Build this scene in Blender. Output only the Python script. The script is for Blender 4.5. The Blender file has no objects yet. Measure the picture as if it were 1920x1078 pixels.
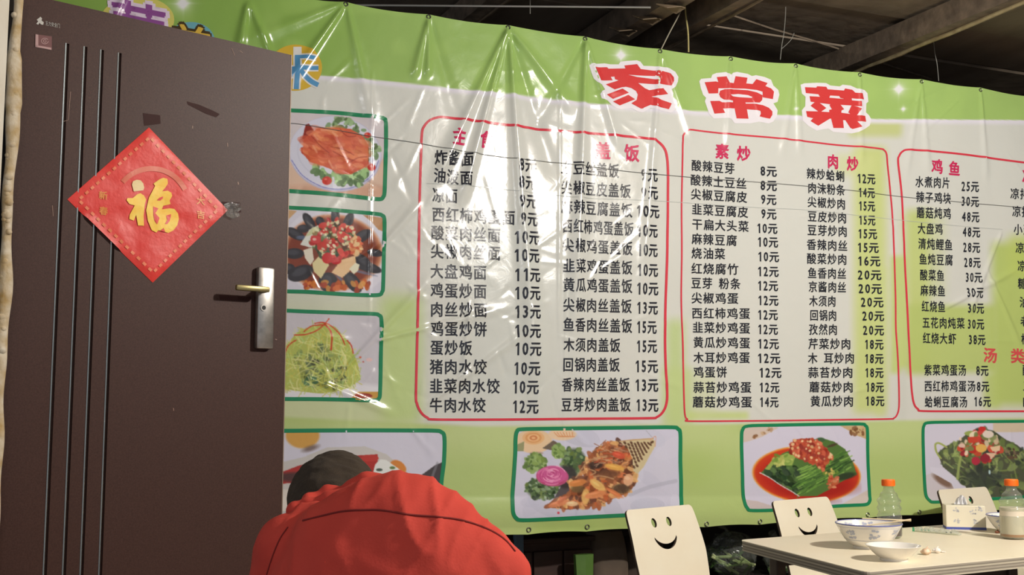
import bpy, bmesh, math, random
import numpy as np
from mathutils import Vector, Matrix
from mathutils.geometry import tessellate_polygon
from mathutils.bvhtree import BVHTree

S = bpy.context.scene
COL = S.collection
R = math.radians
random.seed(7)

# ------------------------------------------------------------------ camera, light, exposure
F, PITCH, CAMZ = 2080.0, R(5.95), 1.28            # focal length in pixels of the 1920 x 1078 frame
cam = bpy.data.cameras.new('camera')
cam.sensor_width = 36.0
cam.lens = 36.0 * F / 1920.0
cam.clip_start = 0.05
camo = bpy.data.objects.new('camera', cam)
COL.objects.link(camo)
camo.location = (0, 0, CAMZ)
camo.rotation_euler = (R(90) + PITCH, 0, 0)
S.camera = camo

W = bpy.data.worlds.new('dim_evening')
S.world = W
W.use_nodes = True
W.node_tree.nodes['Background'].inputs[0].default_value = (0.80, 0.86, 1.0, 1)
W.node_tree.nodes['Background'].inputs[1].default_value = 0.36

def lamp(name, loc, power, size, color, size_y=None, rot=(0, 0, 0)):
    l = bpy.data.lights.new(name, 'AREA')
    l.energy = power; l.color = color; l.size = size
    if size_y:
        l.shape = 'RECTANGLE'; l.size_y = size_y
    else:
        l.shape = 'DISK'
    o = bpy.data.objects.new(name, l); COL.objects.link(o)
    o.location = loc; o.rotation_euler = rot
    return o
def bulb(name, loc, power, radius, color):
    l = bpy.data.lights.new(name, 'POINT')
    l.energy = power; l.color = color; l.shadow_soft_size = radius
    o = bpy.data.objects.new(name, l); COL.objects.link(o)
    o.location = loc
    return o
bulb('ceiling_lamp', (3.1, 2.1, 3.18), 525, 0.06, (1.0, 0.955, 0.885))
bulb('camera_side_fill', (-0.35, -0.6, 2.9), 55, 0.10, (0.96, 0.97, 1.0))  # added fill light from behind the camera, no lamp stands there

S.view_settings.view_transform = 'Standard'
S.view_settings.look = 'None'
S.view_settings.exposure = 0.0
S.view_settings.gamma = 1.0
S.view_settings.use_curve_mapping = False

# ------------------------------------------------------------------ helpers
def lin(c, k=1.0):
    out = []
    for v in c[:3]:
        v = v / 255.0
        v = v / 12.92 if v <= 0.04045 else ((v + 0.055) / 1.055) ** 2.4
        out.append(min(v * k, 0.92))
    return (*out, 1.0)

FWD = Vector((0, math.cos(PITCH), math.sin(PITCH)))
UPV = Vector((0, -math.sin(PITCH), math.cos(PITCH)))
CAM = Vector((0, 0, CAMZ))
def ray(px, py):
    return FWD + Vector((1, 0, 0)) * ((px - 960) / F) + UPV * (-(py - 539) / F)
def at(px, py, Y):
    d = ray(px, py)
    return CAM + d * (Y / d.y)
def at_z(px, py, z):
    d = ray(px, py)
    return CAM + d * ((z - CAMZ) / d.z)
def on_plane(px, py, P, n):
    d = ray(px, py)
    return CAM + d * ((P - CAM).dot(n) / d.dot(n))

MATS = {}
def mat(name, color, rough=0.6, metal=0.0, spec=0.5, noise=None, bump=None, coat=0.0, trans=0.0, alpha=1.0, emit=0.0, k=1.0):
    """noise = (scale, second colour, contrast); bump = (scale, strength, distance)"""
    if name in MATS:
        return MATS[name]
    m = bpy.data.materials.new(name); m.use_nodes = True
    nt = m.node_tree; b = nt.nodes['Principled BSDF']
    b.inputs['Base Color'].default_value = lin(color, k)
    b.inputs['Roughness'].default_value = rough
    b.inputs['Metallic'].default_value = metal
    b.inputs['Specular IOR Level'].default_value = spec
    b.inputs['Coat Weight'].default_value = coat
    b.inputs['Transmission Weight'].default_value = trans
    b.inputs['Alpha'].default_value = alpha
    tc = nt.nodes.new('ShaderNodeTexCoord')
    if noise:
        n = nt.nodes.new('ShaderNodeTexNoise'); n.inputs['Scale'].default_value = noise[0]
        n.inputs['Detail'].default_value = 6
        if len(noise) > 3:
            mp = nt.nodes.new('ShaderNodeMapping'); mp.inputs['Scale'].default_value = noise[3]
            nt.links.new(tc.outputs['Object'], mp.inputs[0]); nt.links.new(mp.outputs[0], n.inputs['Vector'])
        else:
            nt.links.new(tc.outputs['Object'], n.inputs['Vector'])
        r = nt.nodes.new('ShaderNodeValToRGB')
        c = noise[2]
        r.color_ramp.elements[0].position = 0.5 - c; r.color_ramp.elements[1].position = 0.5 + c
        r.color_ramp.elements[0].color = lin(color, k); r.color_ramp.elements[1].color = lin(noise[1], k)
        nt.links.new(n.outputs['Fac'], r.inputs[0]); nt.links.new(r.outputs[0], b.inputs['Base Color'])
    if bump:
        n2 = nt.nodes.new('ShaderNodeTexNoise'); n2.inputs['Scale'].default_value = bump[0]; n2.inputs['Detail'].default_value = 5
        nt.links.new(tc.outputs['Object'], n2.inputs['Vector'])
        bp = nt.nodes.new('ShaderNodeBump'); bp.inputs['Strength'].default_value = bump[1]; bp.inputs['Distance'].default_value = bump[2]
        nt.links.new(n2.outputs['Fac'], bp.inputs['Height']); nt.links.new(bp.outputs[0], b.inputs['Normal'])
    MATS[name] = m
    return m

def film(name, tint, rough=0.12, opacity=0.18, ior=1.45, bump=None):
    """thin clear plastic: see-through with fresnel gloss and a little haze"""
    if name in MATS:
        return MATS[name]
    m = bpy.data.materials.new(name); m.use_nodes = True
    nt = m.node_tree; nt.nodes.clear()
    out = nt.nodes.new('ShaderNodeOutputMaterial')
    tr = nt.nodes.new('ShaderNodeBsdfTransparent'); tr.inputs[0].default_value = lin(tint)
    di = nt.nodes.new('ShaderNodeBsdfDiffuse'); di.inputs[0].default_value = lin((225, 228, 222))
    gl = nt.nodes.new('ShaderNodeBsdfGlossy'); gl.inputs['Roughness'].default_value = rough
    m1 = nt.nodes.new('ShaderNodeMixShader'); m1.inputs[0].default_value = opacity
    lw = nt.nodes.new('ShaderNodeLayerWeight'); lw.inputs[0].default_value = 0.5
    pw = nt.nodes.new('ShaderNodeMath'); pw.operation = 'POWER'; pw.inputs[1].default_value = 3.0; nt.links.new(lw.outputs['Facing'], pw.inputs[0])
    fr = nt.nodes.new('ShaderNodeMath'); fr.operation = 'MULTIPLY_ADD'; fr.inputs[1].default_value = 0.55; fr.inputs[2].default_value = (ior - 1) ** 2 / (ior + 1) ** 2 * 1.6
    nt.links.new(pw.outputs[0], fr.inputs[0])
    m2 = nt.nodes.new('ShaderNodeMixShader')
    nt.links.new(tr.outputs[0], m1.inputs[1]); nt.links.new(di.outputs[0], m1.inputs[2])
    nt.links.new(m1.outputs[0], m2.inputs[1]); nt.links.new(gl.outputs[0], m2.inputs[2]); nt.links.new(fr.outputs[0], m2.inputs[0])
    nt.links.new(m2.outputs[0], out.inputs[0])
    if bump:
        tc = nt.nodes.new('ShaderNodeTexCoord')
        n2 = nt.nodes.new('ShaderNodeTexNoise'); n2.inputs['Scale'].default_value = bump[0]
        nt.links.new(tc.outputs['Object'], n2.inputs['Vector'])
        bp = nt.nodes.new('ShaderNodeBump'); bp.inputs['Strength'].default_value = bump[1]; bp.inputs['Distance'].default_value = bump[2]
        nt.links.new(n2.outputs['Fac'], bp.inputs['Height'])
        for s in (gl, di, lw):
            nt.links.new(bp.outputs[0], s.inputs['Normal'])
    MATS[name] = m
    return m

def tag(o, label=None, cat=None, group=None, kind=None):
    if label: o['label'] = label
    if cat: o['category'] = cat
    if group: o['group'] = group
    if kind: o['kind'] = kind
    return o
def empty(name, loc, label, cat, group=None, rz=0.0):
    o = bpy.data.objects.new(name, None); COL.objects.link(o)
    o.location = loc; o.rotation_euler = (0, 0, rz); o.empty_display_size = 0.05
    tag(o, label, cat, group)
    return o
def root_of(o):
    v = Vector((0, 0, 0))
    while o is not None:
        v += Vector(o.location); o = o.parent
    return v
def link_mesh(name, me, m, parent=None, smooth=False, world=True):
    """world=True: mesh coordinates are world coordinates; shift them to the parent's frame"""
    if m is not None and not me.materials:
        me.materials.append(m)
    if smooth:
        me.shade_smooth()
    o = bpy.data.objects.new(name, me); COL.objects.link(o)
    if parent is not None:
        if world:
            me.transform(Matrix.Translation(-root_of(parent)))
        o.parent = parent
    return o
def mesh_np(name, V, faces):
    """V (n,3) array, faces (m,k) int array"""
    me = bpy.data.meshes.new(name)
    V = np.ascontiguousarray(V, dtype=np.float32); faces = np.ascontiguousarray(faces, dtype=np.int32)
    n, k = faces.shape
    me.vertices.add(len(V)); me.vertices.foreach_set('co', V.ravel())
    me.loops.add(n * k); me.loops.foreach_set('vertex_index', faces.ravel())
    me.polygons.add(n); me.polygons.foreach_set('loop_start', np.arange(0, n * k, k, dtype=np.int32))
    me.update(calc_edges=True)
    return me

class MB:
    """collects simple solids in one bmesh"""
    def __init__(s): s.bm = bmesh.new()
    def box(s, c, size, rot=None, bevel=0.0):
        r = bmesh.ops.create_cube(s.bm, size=1.0)
        vs = r['verts']
        M = Matrix.Translation(Vector(c)) @ (rot.to_4x4() if rot is not None else Matrix()) @ Matrix.Diagonal((*size, 1))
        bmesh.ops.transform(s.bm, matrix=M, verts=vs)
        if bevel > 0:
            es = list({e for v in vs for e in v.link_edges})
            bmesh.ops.bevel(s.bm, geom=es, offset=bevel, segments=2, affect='EDGES', profile=0.5)
        return s
    def tube(s, pts, r, seg=8, cap=True):
        pts = [Vector(p) for p in pts]
        rs = r if isinstance(r, (list, tuple)) else [r] * len(pts)
        rings = []
        up = Vector((0.0, 0.0, 1.0)) if abs((pts[-1] - pts[0]).normalized().z) < 0.8 else Vector((1.0, 0.0, 0.0))
        for i, p in enumerate(pts):
            t = (pts[min(i + 1, len(pts) - 1)] - pts[max(i - 1, 0)]).normalized()
            a = t.cross(up)
            if a.length < 0.05: a = t.cross(Vector((0.3, 1, 0.2)))
            a.normalize(); b = t.cross(a)
            rings.append([s.bm.verts.new(p + (a * math.cos(q) + b * math.sin(q)) * rs[i]) for q in [2 * math.pi * j / seg for j in range(seg)]])
        for A, B in zip(rings, rings[1:]):
            for j in range(seg):
                s.bm.faces.new((A[j], A[(j + 1) % seg], B[(j + 1) % seg], B[j]))
        if cap:
            s.bm.faces.new(rings[0]); s.bm.faces.new(list(reversed(rings[-1])))
        return s
    def lathe(s, prof, seg=32, c=(0, 0, 0)):
        """prof: (radius, z) list"""
        c = Vector(c); rings = []
        for r, z in prof:
            if r < 1e-6: rings.append([s.bm.verts.new(c + Vector((0, 0, z)))])
            else: rings.append([s.bm.verts.new(c + Vector((r * math.cos(q), r * math.sin(q), z))) for q in [2 * math.pi * j / seg for j in range(seg)]])
        for A, B in zip(rings, rings[1:]):
            for j in range(seg):
                k = (j + 1) % seg
                if len(A) == 1 and len(B) == 1: continue
                if len(A) == 1: s.bm.faces.new((A[0], B[j], B[k]))
                elif len(B) == 1: s.bm.faces.new((A[j], A[k], B[0]))
                else: s.bm.faces.new((A[j], A[k], B[k], B[j]))
        return s
    def sphere(s, c, r, seg=16, scale=(1, 1, 1), rot=None):
        """UV sphere; kept as plain arrays until build() so that long chains stay quick"""
        rings = max(6, seg * 2 // 3)
        V = [(0, 0, r)] + [(r * math.sin(math.pi * i / rings) * math.cos(2 * math.pi * j / seg), r * math.sin(math.pi * i / rings) * math.sin(2 * math.pi * j / seg), r * math.cos(math.pi * i / rings)) for i in range(1, rings) for j in range(seg)] + [(0, 0, -r)]
        V = np.array(V) * np.array(scale)
        if rot is not None: V = V @ np.array(rot).T
        V = V + np.array(c)
        Fc = []
        for j in range(seg): Fc.append((0, 1 + j, 1 + (j + 1) % seg))
        for i in range(rings - 2):
            for j in range(seg):
                a, b = 1 + i * seg + j, 1 + i * seg + (j + 1) % seg
                Fc.append((a, a + seg, b + seg, b))
        L = 1 + (rings - 2) * seg; E = len(V) - 1
        for j in range(seg): Fc.append((L + j, E, L + (j + 1) % seg))
        vs = [s.bm.verts.new(v) for v in V]
        for f in Fc: s.bm.faces.new([vs[k] for k in f])
        return s
    def prism(s, poly, h):
        """poly: list of world points (closed loop), extruded by vector h"""
        A = [s.bm.verts.new(Vector(p)) for p in poly]; B = [s.bm.verts.new(Vector(p) + Vector(h)) for p in poly]
        s.bm.faces.new(A); s.bm.faces.new(list(reversed(B)))
        n = len(A)
        for i in range(n): s.bm.faces.new((A[i], B[i], B[(i + 1) % n], A[(i + 1) % n]))
        return s
    def build(s, name, m, parent=None, smooth=False, world=True, fix=True):
        if fix: bmesh.ops.recalc_face_normals(s.bm, faces=s.bm.faces)
        me = bpy.data.meshes.new(name); s.bm.to_mesh(me); s.bm.free()
        o = link_mesh(name, me, m, parent, False, world)
        if smooth: me.set_sharp_from_angle(angle=R(40)) if hasattr(me, 'set_sharp_from_angle') else None
        if smooth: me.shade_smooth(); me.set_sharp_from_angle(angle=R(40))
        return o

def catmull(pts, n=6, closed=False):
    P = [np.array(p, float) for p in pts]
    out = []
    N = len(P); rng = N if closed else N - 1
    for i in range(rng):
        if closed: a, b, c, d = P[(i - 1) % N], P[i], P[(i + 1) % N], P[(i + 2) % N]
        else: a, b, c, d = P[max(i - 1, 0)], P[i], P[i + 1], P[min(i + 2, N - 1)]
        for t in np.arange(n) / n:
            out.append(0.5 * ((2 * b) + (-a + c) * t + (2 * a - 5 * b + 4 * c - d) * t * t + (-a + 3 * b - 3 * c + d) * t ** 3))
    if not closed: out.append(P[-1])
    return out

def vnoise(x, y, scale, seed):
    """smooth value noise on arrays, wavelength = scale"""
    rs = np.random.RandomState(seed); g = rs.rand(257, 257) * 2 - 1
    X = np.asarray(x) / scale + 71.3; Y = np.asarray(y) / scale + 37.7
    i = np.floor(X).astype(int); j = np.floor(Y).astype(int)
    a = X - i; b = Y - j
    a = a ** 3 * (a * (a * 6 - 15) + 10); b = b ** 3 * (b * (b * 6 - 15) + 10)
    i0, i1, j0, j1 = i % 257, (i + 1) % 257, j % 257, (j + 1) % 257
    return (g[i0, j0] * (1 - a) + g[i1, j0] * a) * (1 - b) + (g[i0, j1] * (1 - a) + g[i1, j1] * a) * b

# ------------------------------------------------------------------ glyphs of the built-in font, as triangles
GL = {}
def glyph(ch, bold=0.0):
    key = (ch, bold)
    if key in GL: return GL[key]
    if ch == '1':                                           # the banner's plain one: a stem with a short flag
        def quad(a, b, c, d): return [[a, b, c], [a, c, d]]
        GL[key] = np.array(quad((.29, 0), (.45, 0), (.45, .73), (.29, .73)) + quad((.29, .73), (.29, .57), (.13, .50), (.13, .60)), float)
        return GL[key]
    cu = bpy.data.curves.new('glyph', 'FONT'); cu.body = ch; cu.size = 1.0; cu.resolution_u = 2
    o = bpy.data.objects.new('glyph', cu); COL.objects.link(o)
    dg = bpy.context.evaluated_depsgraph_get()
    me = o.evaluated_get(dg).to_mesh()
    me.calc_loop_triangles()
    V = np.array([v.co[:2] for v in me.vertices]) if len(me.vertices) else np.zeros((0, 2))
    T = np.array([t.vertices[:] for t in me.loop_triangles], int)
    tri = V[T] if len(T) else np.zeros((0, 3, 2))
    if bold and len(tri):                                   # heavier strokes: the same glyph nudged about
        n = 3 if bold < 0.04 else 8
        tri = np.concatenate([tri + np.array([bold * math.cos(2 * math.pi * k / n + .5), bold * math.sin(2 * math.pi * k / n + .5)]) for k in range(n)])
    o.evaluated_get(dg).to_mesh_clear()
    bpy.data.objects.remove(o); bpy.data.curves.remove(cu)
    GL[key] = tri
    return tri

def tess(poly):
    """polygon (list of 2-D points) -> triangle array"""
    idx = tessellate_polygon([[Vector((p[0], p[1], 0)) for p in poly]])
    P = np.array([p[:2] for p in poly], float)
    return P[np.array(idx, int)]
def strip(pts, w, closed=False):
    """thick polyline as triangles; w is a width or a list of widths"""
    P = np.array(pts, float); n = len(P)
    if closed: T = np.roll(P, -1, 0) - np.roll(P, 1, 0)
    else: T = np.gradient(P, axis=0)
    T /= np.linalg.norm(T, axis=1)[:, None] + 1e-9
    N = np.stack([-T[:, 1], T[:, 0]], 1)
    w = np.broadcast_to(np.asarray(w, float), (n,))[:, None] / 2
    A, B = P + N * w, P - N * w
    out = []
    for i in range(n if closed else n - 1):
        j = (i + 1) % n
        out += [[A[i], B[i], B[j]], [A[i], B[j], A[j]]]
    return np.array(out)
def disc(cx, cy, rx, ry, n=40):
    return tess([(cx + rx * math.cos(2 * math.pi * i / n), cy + ry * math.sin(2 * math.pi * i / n)) for i in range(n)])
def crop(poly, ox, oy, s):
    return [(ox + x / s, oy + y / s) for x, y in poly]
def split_long(T, L, rounds=14):
    """split triangles (n,3,2) until no edge is longer than L"""
    done = []
    for _ in range(rounds):
        if not len(T): break
        e = np.linalg.norm(T - np.roll(T, -1, 1), axis=2)
        k = e.argmax(1); m = e.max(1) > L
        done.append(T[~m]); T = T[m]; k = k[m]
        if not len(T): break
        r = np.arange(len(T))
        a, b, c = T[r, k], T[r, (k + 1) % 3], T[r, (k + 2) % 3]
        mid = (a + b) / 2
        T = np.concatenate([np.stack([a, mid, c], 1), np.stack([mid, b, c], 1)])
    done.append(T)
    return np.concatenate(done)
# ------------------------------------------------------------------ setting: floor, ceiling, walls, beams
concrete = mat('floor_concrete', (128, 116, 102), 0.55, noise=(3.0, (96, 86, 76), 0.25), bump=(40, 0.2, 0.002))
m = MB(); m.box((0.8, 4.6, -0.05), (9.0, 11.2, 0.1)); tag(m.build('floor', concrete), kind='structure')
roofing = mat('roof_boards', (158, 142, 122), 0.8, noise=(2.2, (118, 104, 90), 0.3, (0.6, 2.5, 1)), bump=(9, 0.5, 0.01))
CEIL = 3.40

BA = math.atan(5153 / F * math.cos(PITCH))              # heading of the banner's long edge
BD = Vector((math.sin(BA), math.cos(BA), 0)); BN = Vector((math.cos(BA), -math.sin(BA), 0))
BP = Vector((0, 5.2, 0))

def rot_z(d): return Matrix.Rotation(math.atan2(d.y, d.x), 3, 'Z')
wallm = mat('dark_rear_wall', (58, 50, 44), 0.85, noise=(1.8, (34, 30, 28), 0.25), bump=(12, 0.5, 0.01))
WB = BP - BN * 1.75
m = MB(); m.box((5.1, 5.0, 1.7), (0.15, 9.0, 3.4)); tag(m.build('wall_right', wallm), kind='structure')
m = MB(); m.box(WB + BD * 0.95 + Vector((0, 0, 1.7)), (10.4, 0.15, 3.6), rot_z(BD)); tag(m.build('wall_back', wallm), kind='structure')

# the ceiling: separate roof boards laid side by side, each its own part
m = MB(); m.box((0.8, 4.6, CEIL + 0.06), (9.0, 11.2, 0.04)); ceil = m.build('ceiling', roofing); tag(ceil, kind='structure')
BMD = (at_z(1920, 5, 3.28) - at_z(1610, 132, 3.28)); BMD.z = 0; BMD.normalize()
BMN = Vector((-BMD.y, BMD.x, 0))
ctr = Vector((0.9, 5.2, CEIL))
bm_board = None
for i in range(-9, 10):
    c = ctr + BMD * (i * 0.5)
    mb = MB(); mb.box((0, 0, 0), (0.49, 6.6, 0.02), None, 0.004)
    if bm_board is None:
        o = mb.build('roof_board', roofing, ceil, world=False); bm_board = o
    else:
        mb.bm.free(); o = bm_board.copy(); COL.objects.link(o); o.parent = ceil
    o.location = c + Vector((0, 0, 0.02 + 0.006 * (i % 2)))
    o.rotation_euler = (R(random.uniform(-0.2, 0.2)), R(random.uniform(-0.3, 0.3)), math.atan2(BMD.y, BMD.x))

wood_dark = mat('old_beam_wood', (150, 132, 112), 0.75, noise=(14, (92, 80, 68), 0.3, (1, 1, 1)), bump=(30, 0.5, 0.004))
wood_pale = mat('lit_edge_and_bark', (150, 130, 104), 0.7, noise=(16, (100, 84, 66), 0.3), bump=(40, 0.4, 0.003))  # pale tone for painted lit beam edges and for real bark
def beam(p, q, z, width, height, m, label, back=0.8, front=3.0):
    a, b = at_z(*p, z), at_z(*q, z)
    d = (b - a).normalized(); a2, b2 = a - d * back, b + d * front
    c = (a2 + b2) / 2; L = (b2 - a2).length
    e = empty('roof_beam', c + Vector((0, 0, height / 2)), label, 'beam', 'beams under the roof boards')
    n = 14; mb = MB(); rot = rot_z(d)
    # a hewn beam: a bevelled length with slightly wandering faces
    rings = []
    for i in range(n + 1):
        t = (i / n - 0.5) * L
        j = [random.uniform(-0.004, 0.004) for _ in range(4)]
        hw, hh = width / 2, height / 2
        cs = [(-hw + j[0], -hh), (hw + j[1], -hh + j[0]), (hw + j[2], hh), (-hw + j[3], hh)]
        rings.append([mb.bm.verts.new(c + Vector((0, 0, height / 2)) + rot @ Vector((t, y, zz))) for y, zz in cs])
    for A, B in zip(rings, rings[1:]):
        for k in range(4): mb.bm.faces.new((A[k], A[(k + 1) % 4], B[(k + 1) % 4], B[k]))
    mb.bm.faces.new(rings[0]); mb.bm.faces.new(list(reversed(rings[-1])))
    mb.build('beam_body', m, e)
    return e, c, d, L
def lit_edge_strip(par, p, q, z, w, m, back, front):  # pale strip standing in for the lit lower edge of a beam
    a, b = at_z(*p, z), at_z(*q, z); d = (b - a).normalized(); a2, b2 = a - d * back, b + d * front
    n = 24
    pts = [a2 + (b2 - a2) * (i / n) + Vector((random.uniform(-.003, .003), random.uniform(-.003, .003), random.uniform(-.003, .003))) for i in range(n + 1)]
    mb = MB(); mb.tube(pts, [w * random.uniform(0.85, 1.1) for _ in pts], 6)
    mb.build('lit_edge_strip', m, par)
e, *_ = beam((888, 34), (931, 0), 3.27, 0.085, 0.12, wood_dark, 'narrow dark roof beam above the left half of the banner, leftmost of the four')
lit_edge_strip(e, (905, 36), (953, 0), 3.262, 0.008, wood_pale, 0.8, 1.5)
e, *_ = beam((1160, 76), (1280, 0), 3.24, 0.12, 0.15, wood_dark, 'wide brown roof beam with peeling bark where the yellow cord is tied')
for k in range(3):                                  # flakes of bark hanging off this beam
    px = 1142 + k * 44; py = 52 - k * 22
    c = at_z(px, py, 3.235)
    mb = MB(); pts = [c + Vector((random.uniform(-.05, .05), random.uniform(-.03, .03), random.uniform(-.03, 0))) for _ in range(4)]
    mb.prism([c, c + Vector((.06, .05, -.01)), c + Vector((.11, .07, -.025)), c + Vector((.15, .03, -.01)), c + Vector((.12, -.02, -.02)), c + Vector((.05, -.03, -.03))], (0, 0, 0.004))
    mb.build('bark_flake', wood_pale, e)
e, *_ = beam((1240, 86), (1400, 0), 3.25, 0.07, 0.14, wood_dark, 'dark roof beam right of the yellow cord with a thin pale lower edge')
lit_edge_strip(e, (1262, 88), (1425, 0), 3.245, 0.008, wood_pale, 0.6, 2.0)
e, *_ = beam((1590, 130), (1900, 5), 3.26, 0.085, 0.13, wood_dark, 'rightmost dark roof beam with its long lit edge painted pale')
lit_edge_strip(e, (1612, 132), (1920, 5), 3.25, 0.012, mat('bright_lit_edge', (200, 184, 140), 0.6, noise=(20, (150, 130, 96), 0.3)), 0.3, 1.5)  # brightest lit edge, put into the colour of this strip
steel_pale = mat('pale_steel_wire', (190, 190, 186), 0.3, 0.6)
mb = MB(); mb.tube([at_z(560 + i * 66, 9 + i * 0.5, 3.20) for i in range(11)], 0.005, 6)
tag(mb.build('ceiling_rod', steel_pale, smooth=True), 'thin pale metal rod running level under the roof above the banner', 'rod')
mb = MB(); mb.tube([at_z(1376, 30, 3.388), at_z(1450, 55, 3.388), at_z(1530, 78, 3.388), at_z(1610, 104, 3.388), at_z(1690, 130, 3.388), at_z(1745, 148, 3.388)], 0.006, 6)
tag(mb.build('roof_lath', wood_dark), 'thin brown lath crossing under the roof boards between the two right beams', 'lath')

# plastered jamb at the door hinge with squeezed-out foam
plaster = mat('cream_plaster', (226, 222, 210), 0.8, noise=(8, (205, 196, 178), 0.3), bump=(30, 0.25, 0.003))
HU = -960 / F * 1.0
DA = math.atan(2416 / F * math.cos(PITCH)); DD = Vector((math.sin(DA), math.cos(DA), 0)); DN = Vector((math.cos(DA), -math.sin(DA), 0))
DH = Vector((0, 0, 0)); DH.y = 2.68; DH.x = at(0.5, 756, 2.68).x                 # hinge line
wx = at(-13, 756, 2.62).x
m = MB(); m.box((wx - 1.2, 2.47, 1.7), (2.4, 0.28, 3.4), None, 0.006); tag(m.build('wall_left', plaster), kind='structure')
# foam bead
foam = mat('builders_foam', (214, 204, 184), 0.85, noise=(24, (170, 140, 84), 0.2), bump=(60, 0.6, 0.006))
mb = MB()
pts = []; rs = []
for i in range(120):
    z = 0.2 + i * 0.022
    wob = 0.0025 * math.sin(z * 17) + 0.001 * math.sin(z * 37 + 1)
    r = 0.0135 + 0.0022 * math.sin(z * 13 + 1.0) + 0.0012 * math.sin(z * 33)
    if 2.0 < z < 2.12: r += 0.004
    pts.append((wx + 0.008 + wob, 2.632, z)); rs.append(max(r, 0.008))
mb.tube(pts, rs, 12)
for i in range(60):
    z = random.uniform(1.4, 2.8)
    mb.sphere((wx + 0.010 + random.uniform(-.006, .006), 2.625, z), random.uniform(0.006, 0.011), 10)
fo = mb.build('foam_bead', foam, smooth=True); tag(fo, 'lumpy cream foam bead squeezed out between plaster jamb and brown door', 'foam')

# ------------------------------------------------------------------ the door leaf
DW = None
def dpl(px, py, off=0.0):
    """a point of the door's front plane, in door coordinates (s along the leaf, z)"""
    p = on_plane(px, py, DH + DN * off, DN)
    return ((p - DH).dot(DD), p.z)
def dw(s, z, off=0.0): return DH + DD * s + DN * off + Vector((0, 0, z))
dl, dr = 0.0, dpl(546, 103)[0]; dt = dpl(546, 103)[1]; db = 0.03
door = empty('steel_door', DH + DD * (dr / 2) + Vector((0, 0, 0.0)), 'dark brown steel door leaf standing open at the left with vertical grooves', 'door')
brown = mat('brown_door_skin', (74, 50, 42), 0.46, spec=0.24, noise=(260, (58, 37, 31), 0.25), bump=(400, 0.25, 0.0006))
gx = [dpl(px, py) for px, py in ((128, 82), (163, 88), (194, 94), (228, 100))]
gb = [dpl(px, 1060)[0] for px in (82, 117, 150, 184)]
gw = 0.011; gd = 0.008
mb = MB()
# core slab, then the front skin in pieces around the four recessed channels
c = dw((dl + dr) / 2, (db + dt) / 2, -0.026)
mb.box(c, (dr - dl, 0.040, dt - db), rot_z(DD))
cuts = []
for (s, zt), b in zip(gx, gb):
    s = (s + b) / 2
    cuts.append((s - gw / 2, s + gw / 2, zt))
edges = [dl]
for a, b, zt in cuts: edges += [a, b]
edges.append(dr)
def skin(s0, s1, z0, z1):
    mb.box(dw((s0 + s1) / 2, (z0 + z1) / 2, -gd / 2), (s1 - s0, gd, z1 - z0), rot_z(DD))
for i in range(0, len(edges), 2): skin(edges[i], edges[i + 1], db, dt)
for a, b, zt in cuts: skin(a, b, zt, dt)
leaf = mb.build('door_leaf', brown, door)
trimm = mat('groove_trim_metal', (176, 180, 176), 0.26, 0.9)
for a, b, zt in cuts:
    mb = MB(); mb.prism([dw(a + .0005, db, -gd + .0005), dw(b - .0005, db, -gd + .0005), dw(b - .0005, zt, -gd + .0005), dw(a + .0005, zt, -gd + .0005)], DN * 0.0012)
    # bright bead along one side of the channel
    mb.tube([dw(a + 0.0024, db, -0.0006), dw(a + 0.0024, zt, -0.0006)], 0.0026, 8)
    mb.build('groove_trim', trimm, door)
# lighter folded steel edge of the leaf
mb = MB(); mb.box(dw(dr + 0.001, (db + dt) / 2, -0.022), (0.003, 0.046, dt - db), rot_z(DD)); mb.build('edge_strip', mat('door_edge', (124, 104, 88), 0.5, 0.2), door)
# lock plate and lever
chrome = mat('worn_chrome', (205, 200, 192), 0.28, 0.85, noise=(30, (150, 146, 140), 0.25))
brass = mat('dull_brass', (150, 138, 96), 0.38, 0.8)
p00, p10, p01, p11 = dpl(484, 500), dpl(515, 505), dpl(470, 653), dpl(502, 656)
ps0, ps1 = (p00[0] + p01[0]) / 2, (p10[0] + p11[0]) / 2
pz0, pz1 = (p01[1] + p11[1]) / 2, (p00[1] + p10[1]) / 2
pl = MB(); pl.box(dw((ps0 + ps1) / 2, (pz0 + pz1) / 2, 0.010), (ps1 - ps0, 0.020, pz1 - pz0), rot_z(DD), 0.006)
plate = pl.build('lock_plate', chrome, door, smooth=True)
ks, kz = dpl(494, 577, 0.02)
k = MB(); k.tube([dw(ks, kz, 0.018), dw(ks, kz, 0.0225)], 0.0095, 20); k.build('keyhole_ring', chrome, plate)
k = MB(); k.tube([dw(ks, kz, 0.0226), dw(ks, kz, 0.0232)], 0.006, 16); k.build('keyhole', mat('black_hole', (18, 16, 15), 0.6), plate)
l0, l1 = dpl(499, 543, 0.05), dpl(447, 539, 0.05)
lev = MB(); lev.tube([dw(l0[0], l0[1], 0.018), dw(l0[0], l0[1], 0.05)], 0.009, 14)
d = dw(*l1, 0.05) - dw(*l0, 0.05)
lev.box((dw(*l0, 0.052) + dw(*l1, 0.052)) / 2, (d.length + 0.018, 0.012, 0.016), rot_z(-DD), 0.004)
lev.build('door_lever', brass, plate, smooth=True)['label'] = 'dull brass lever handle'
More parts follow.
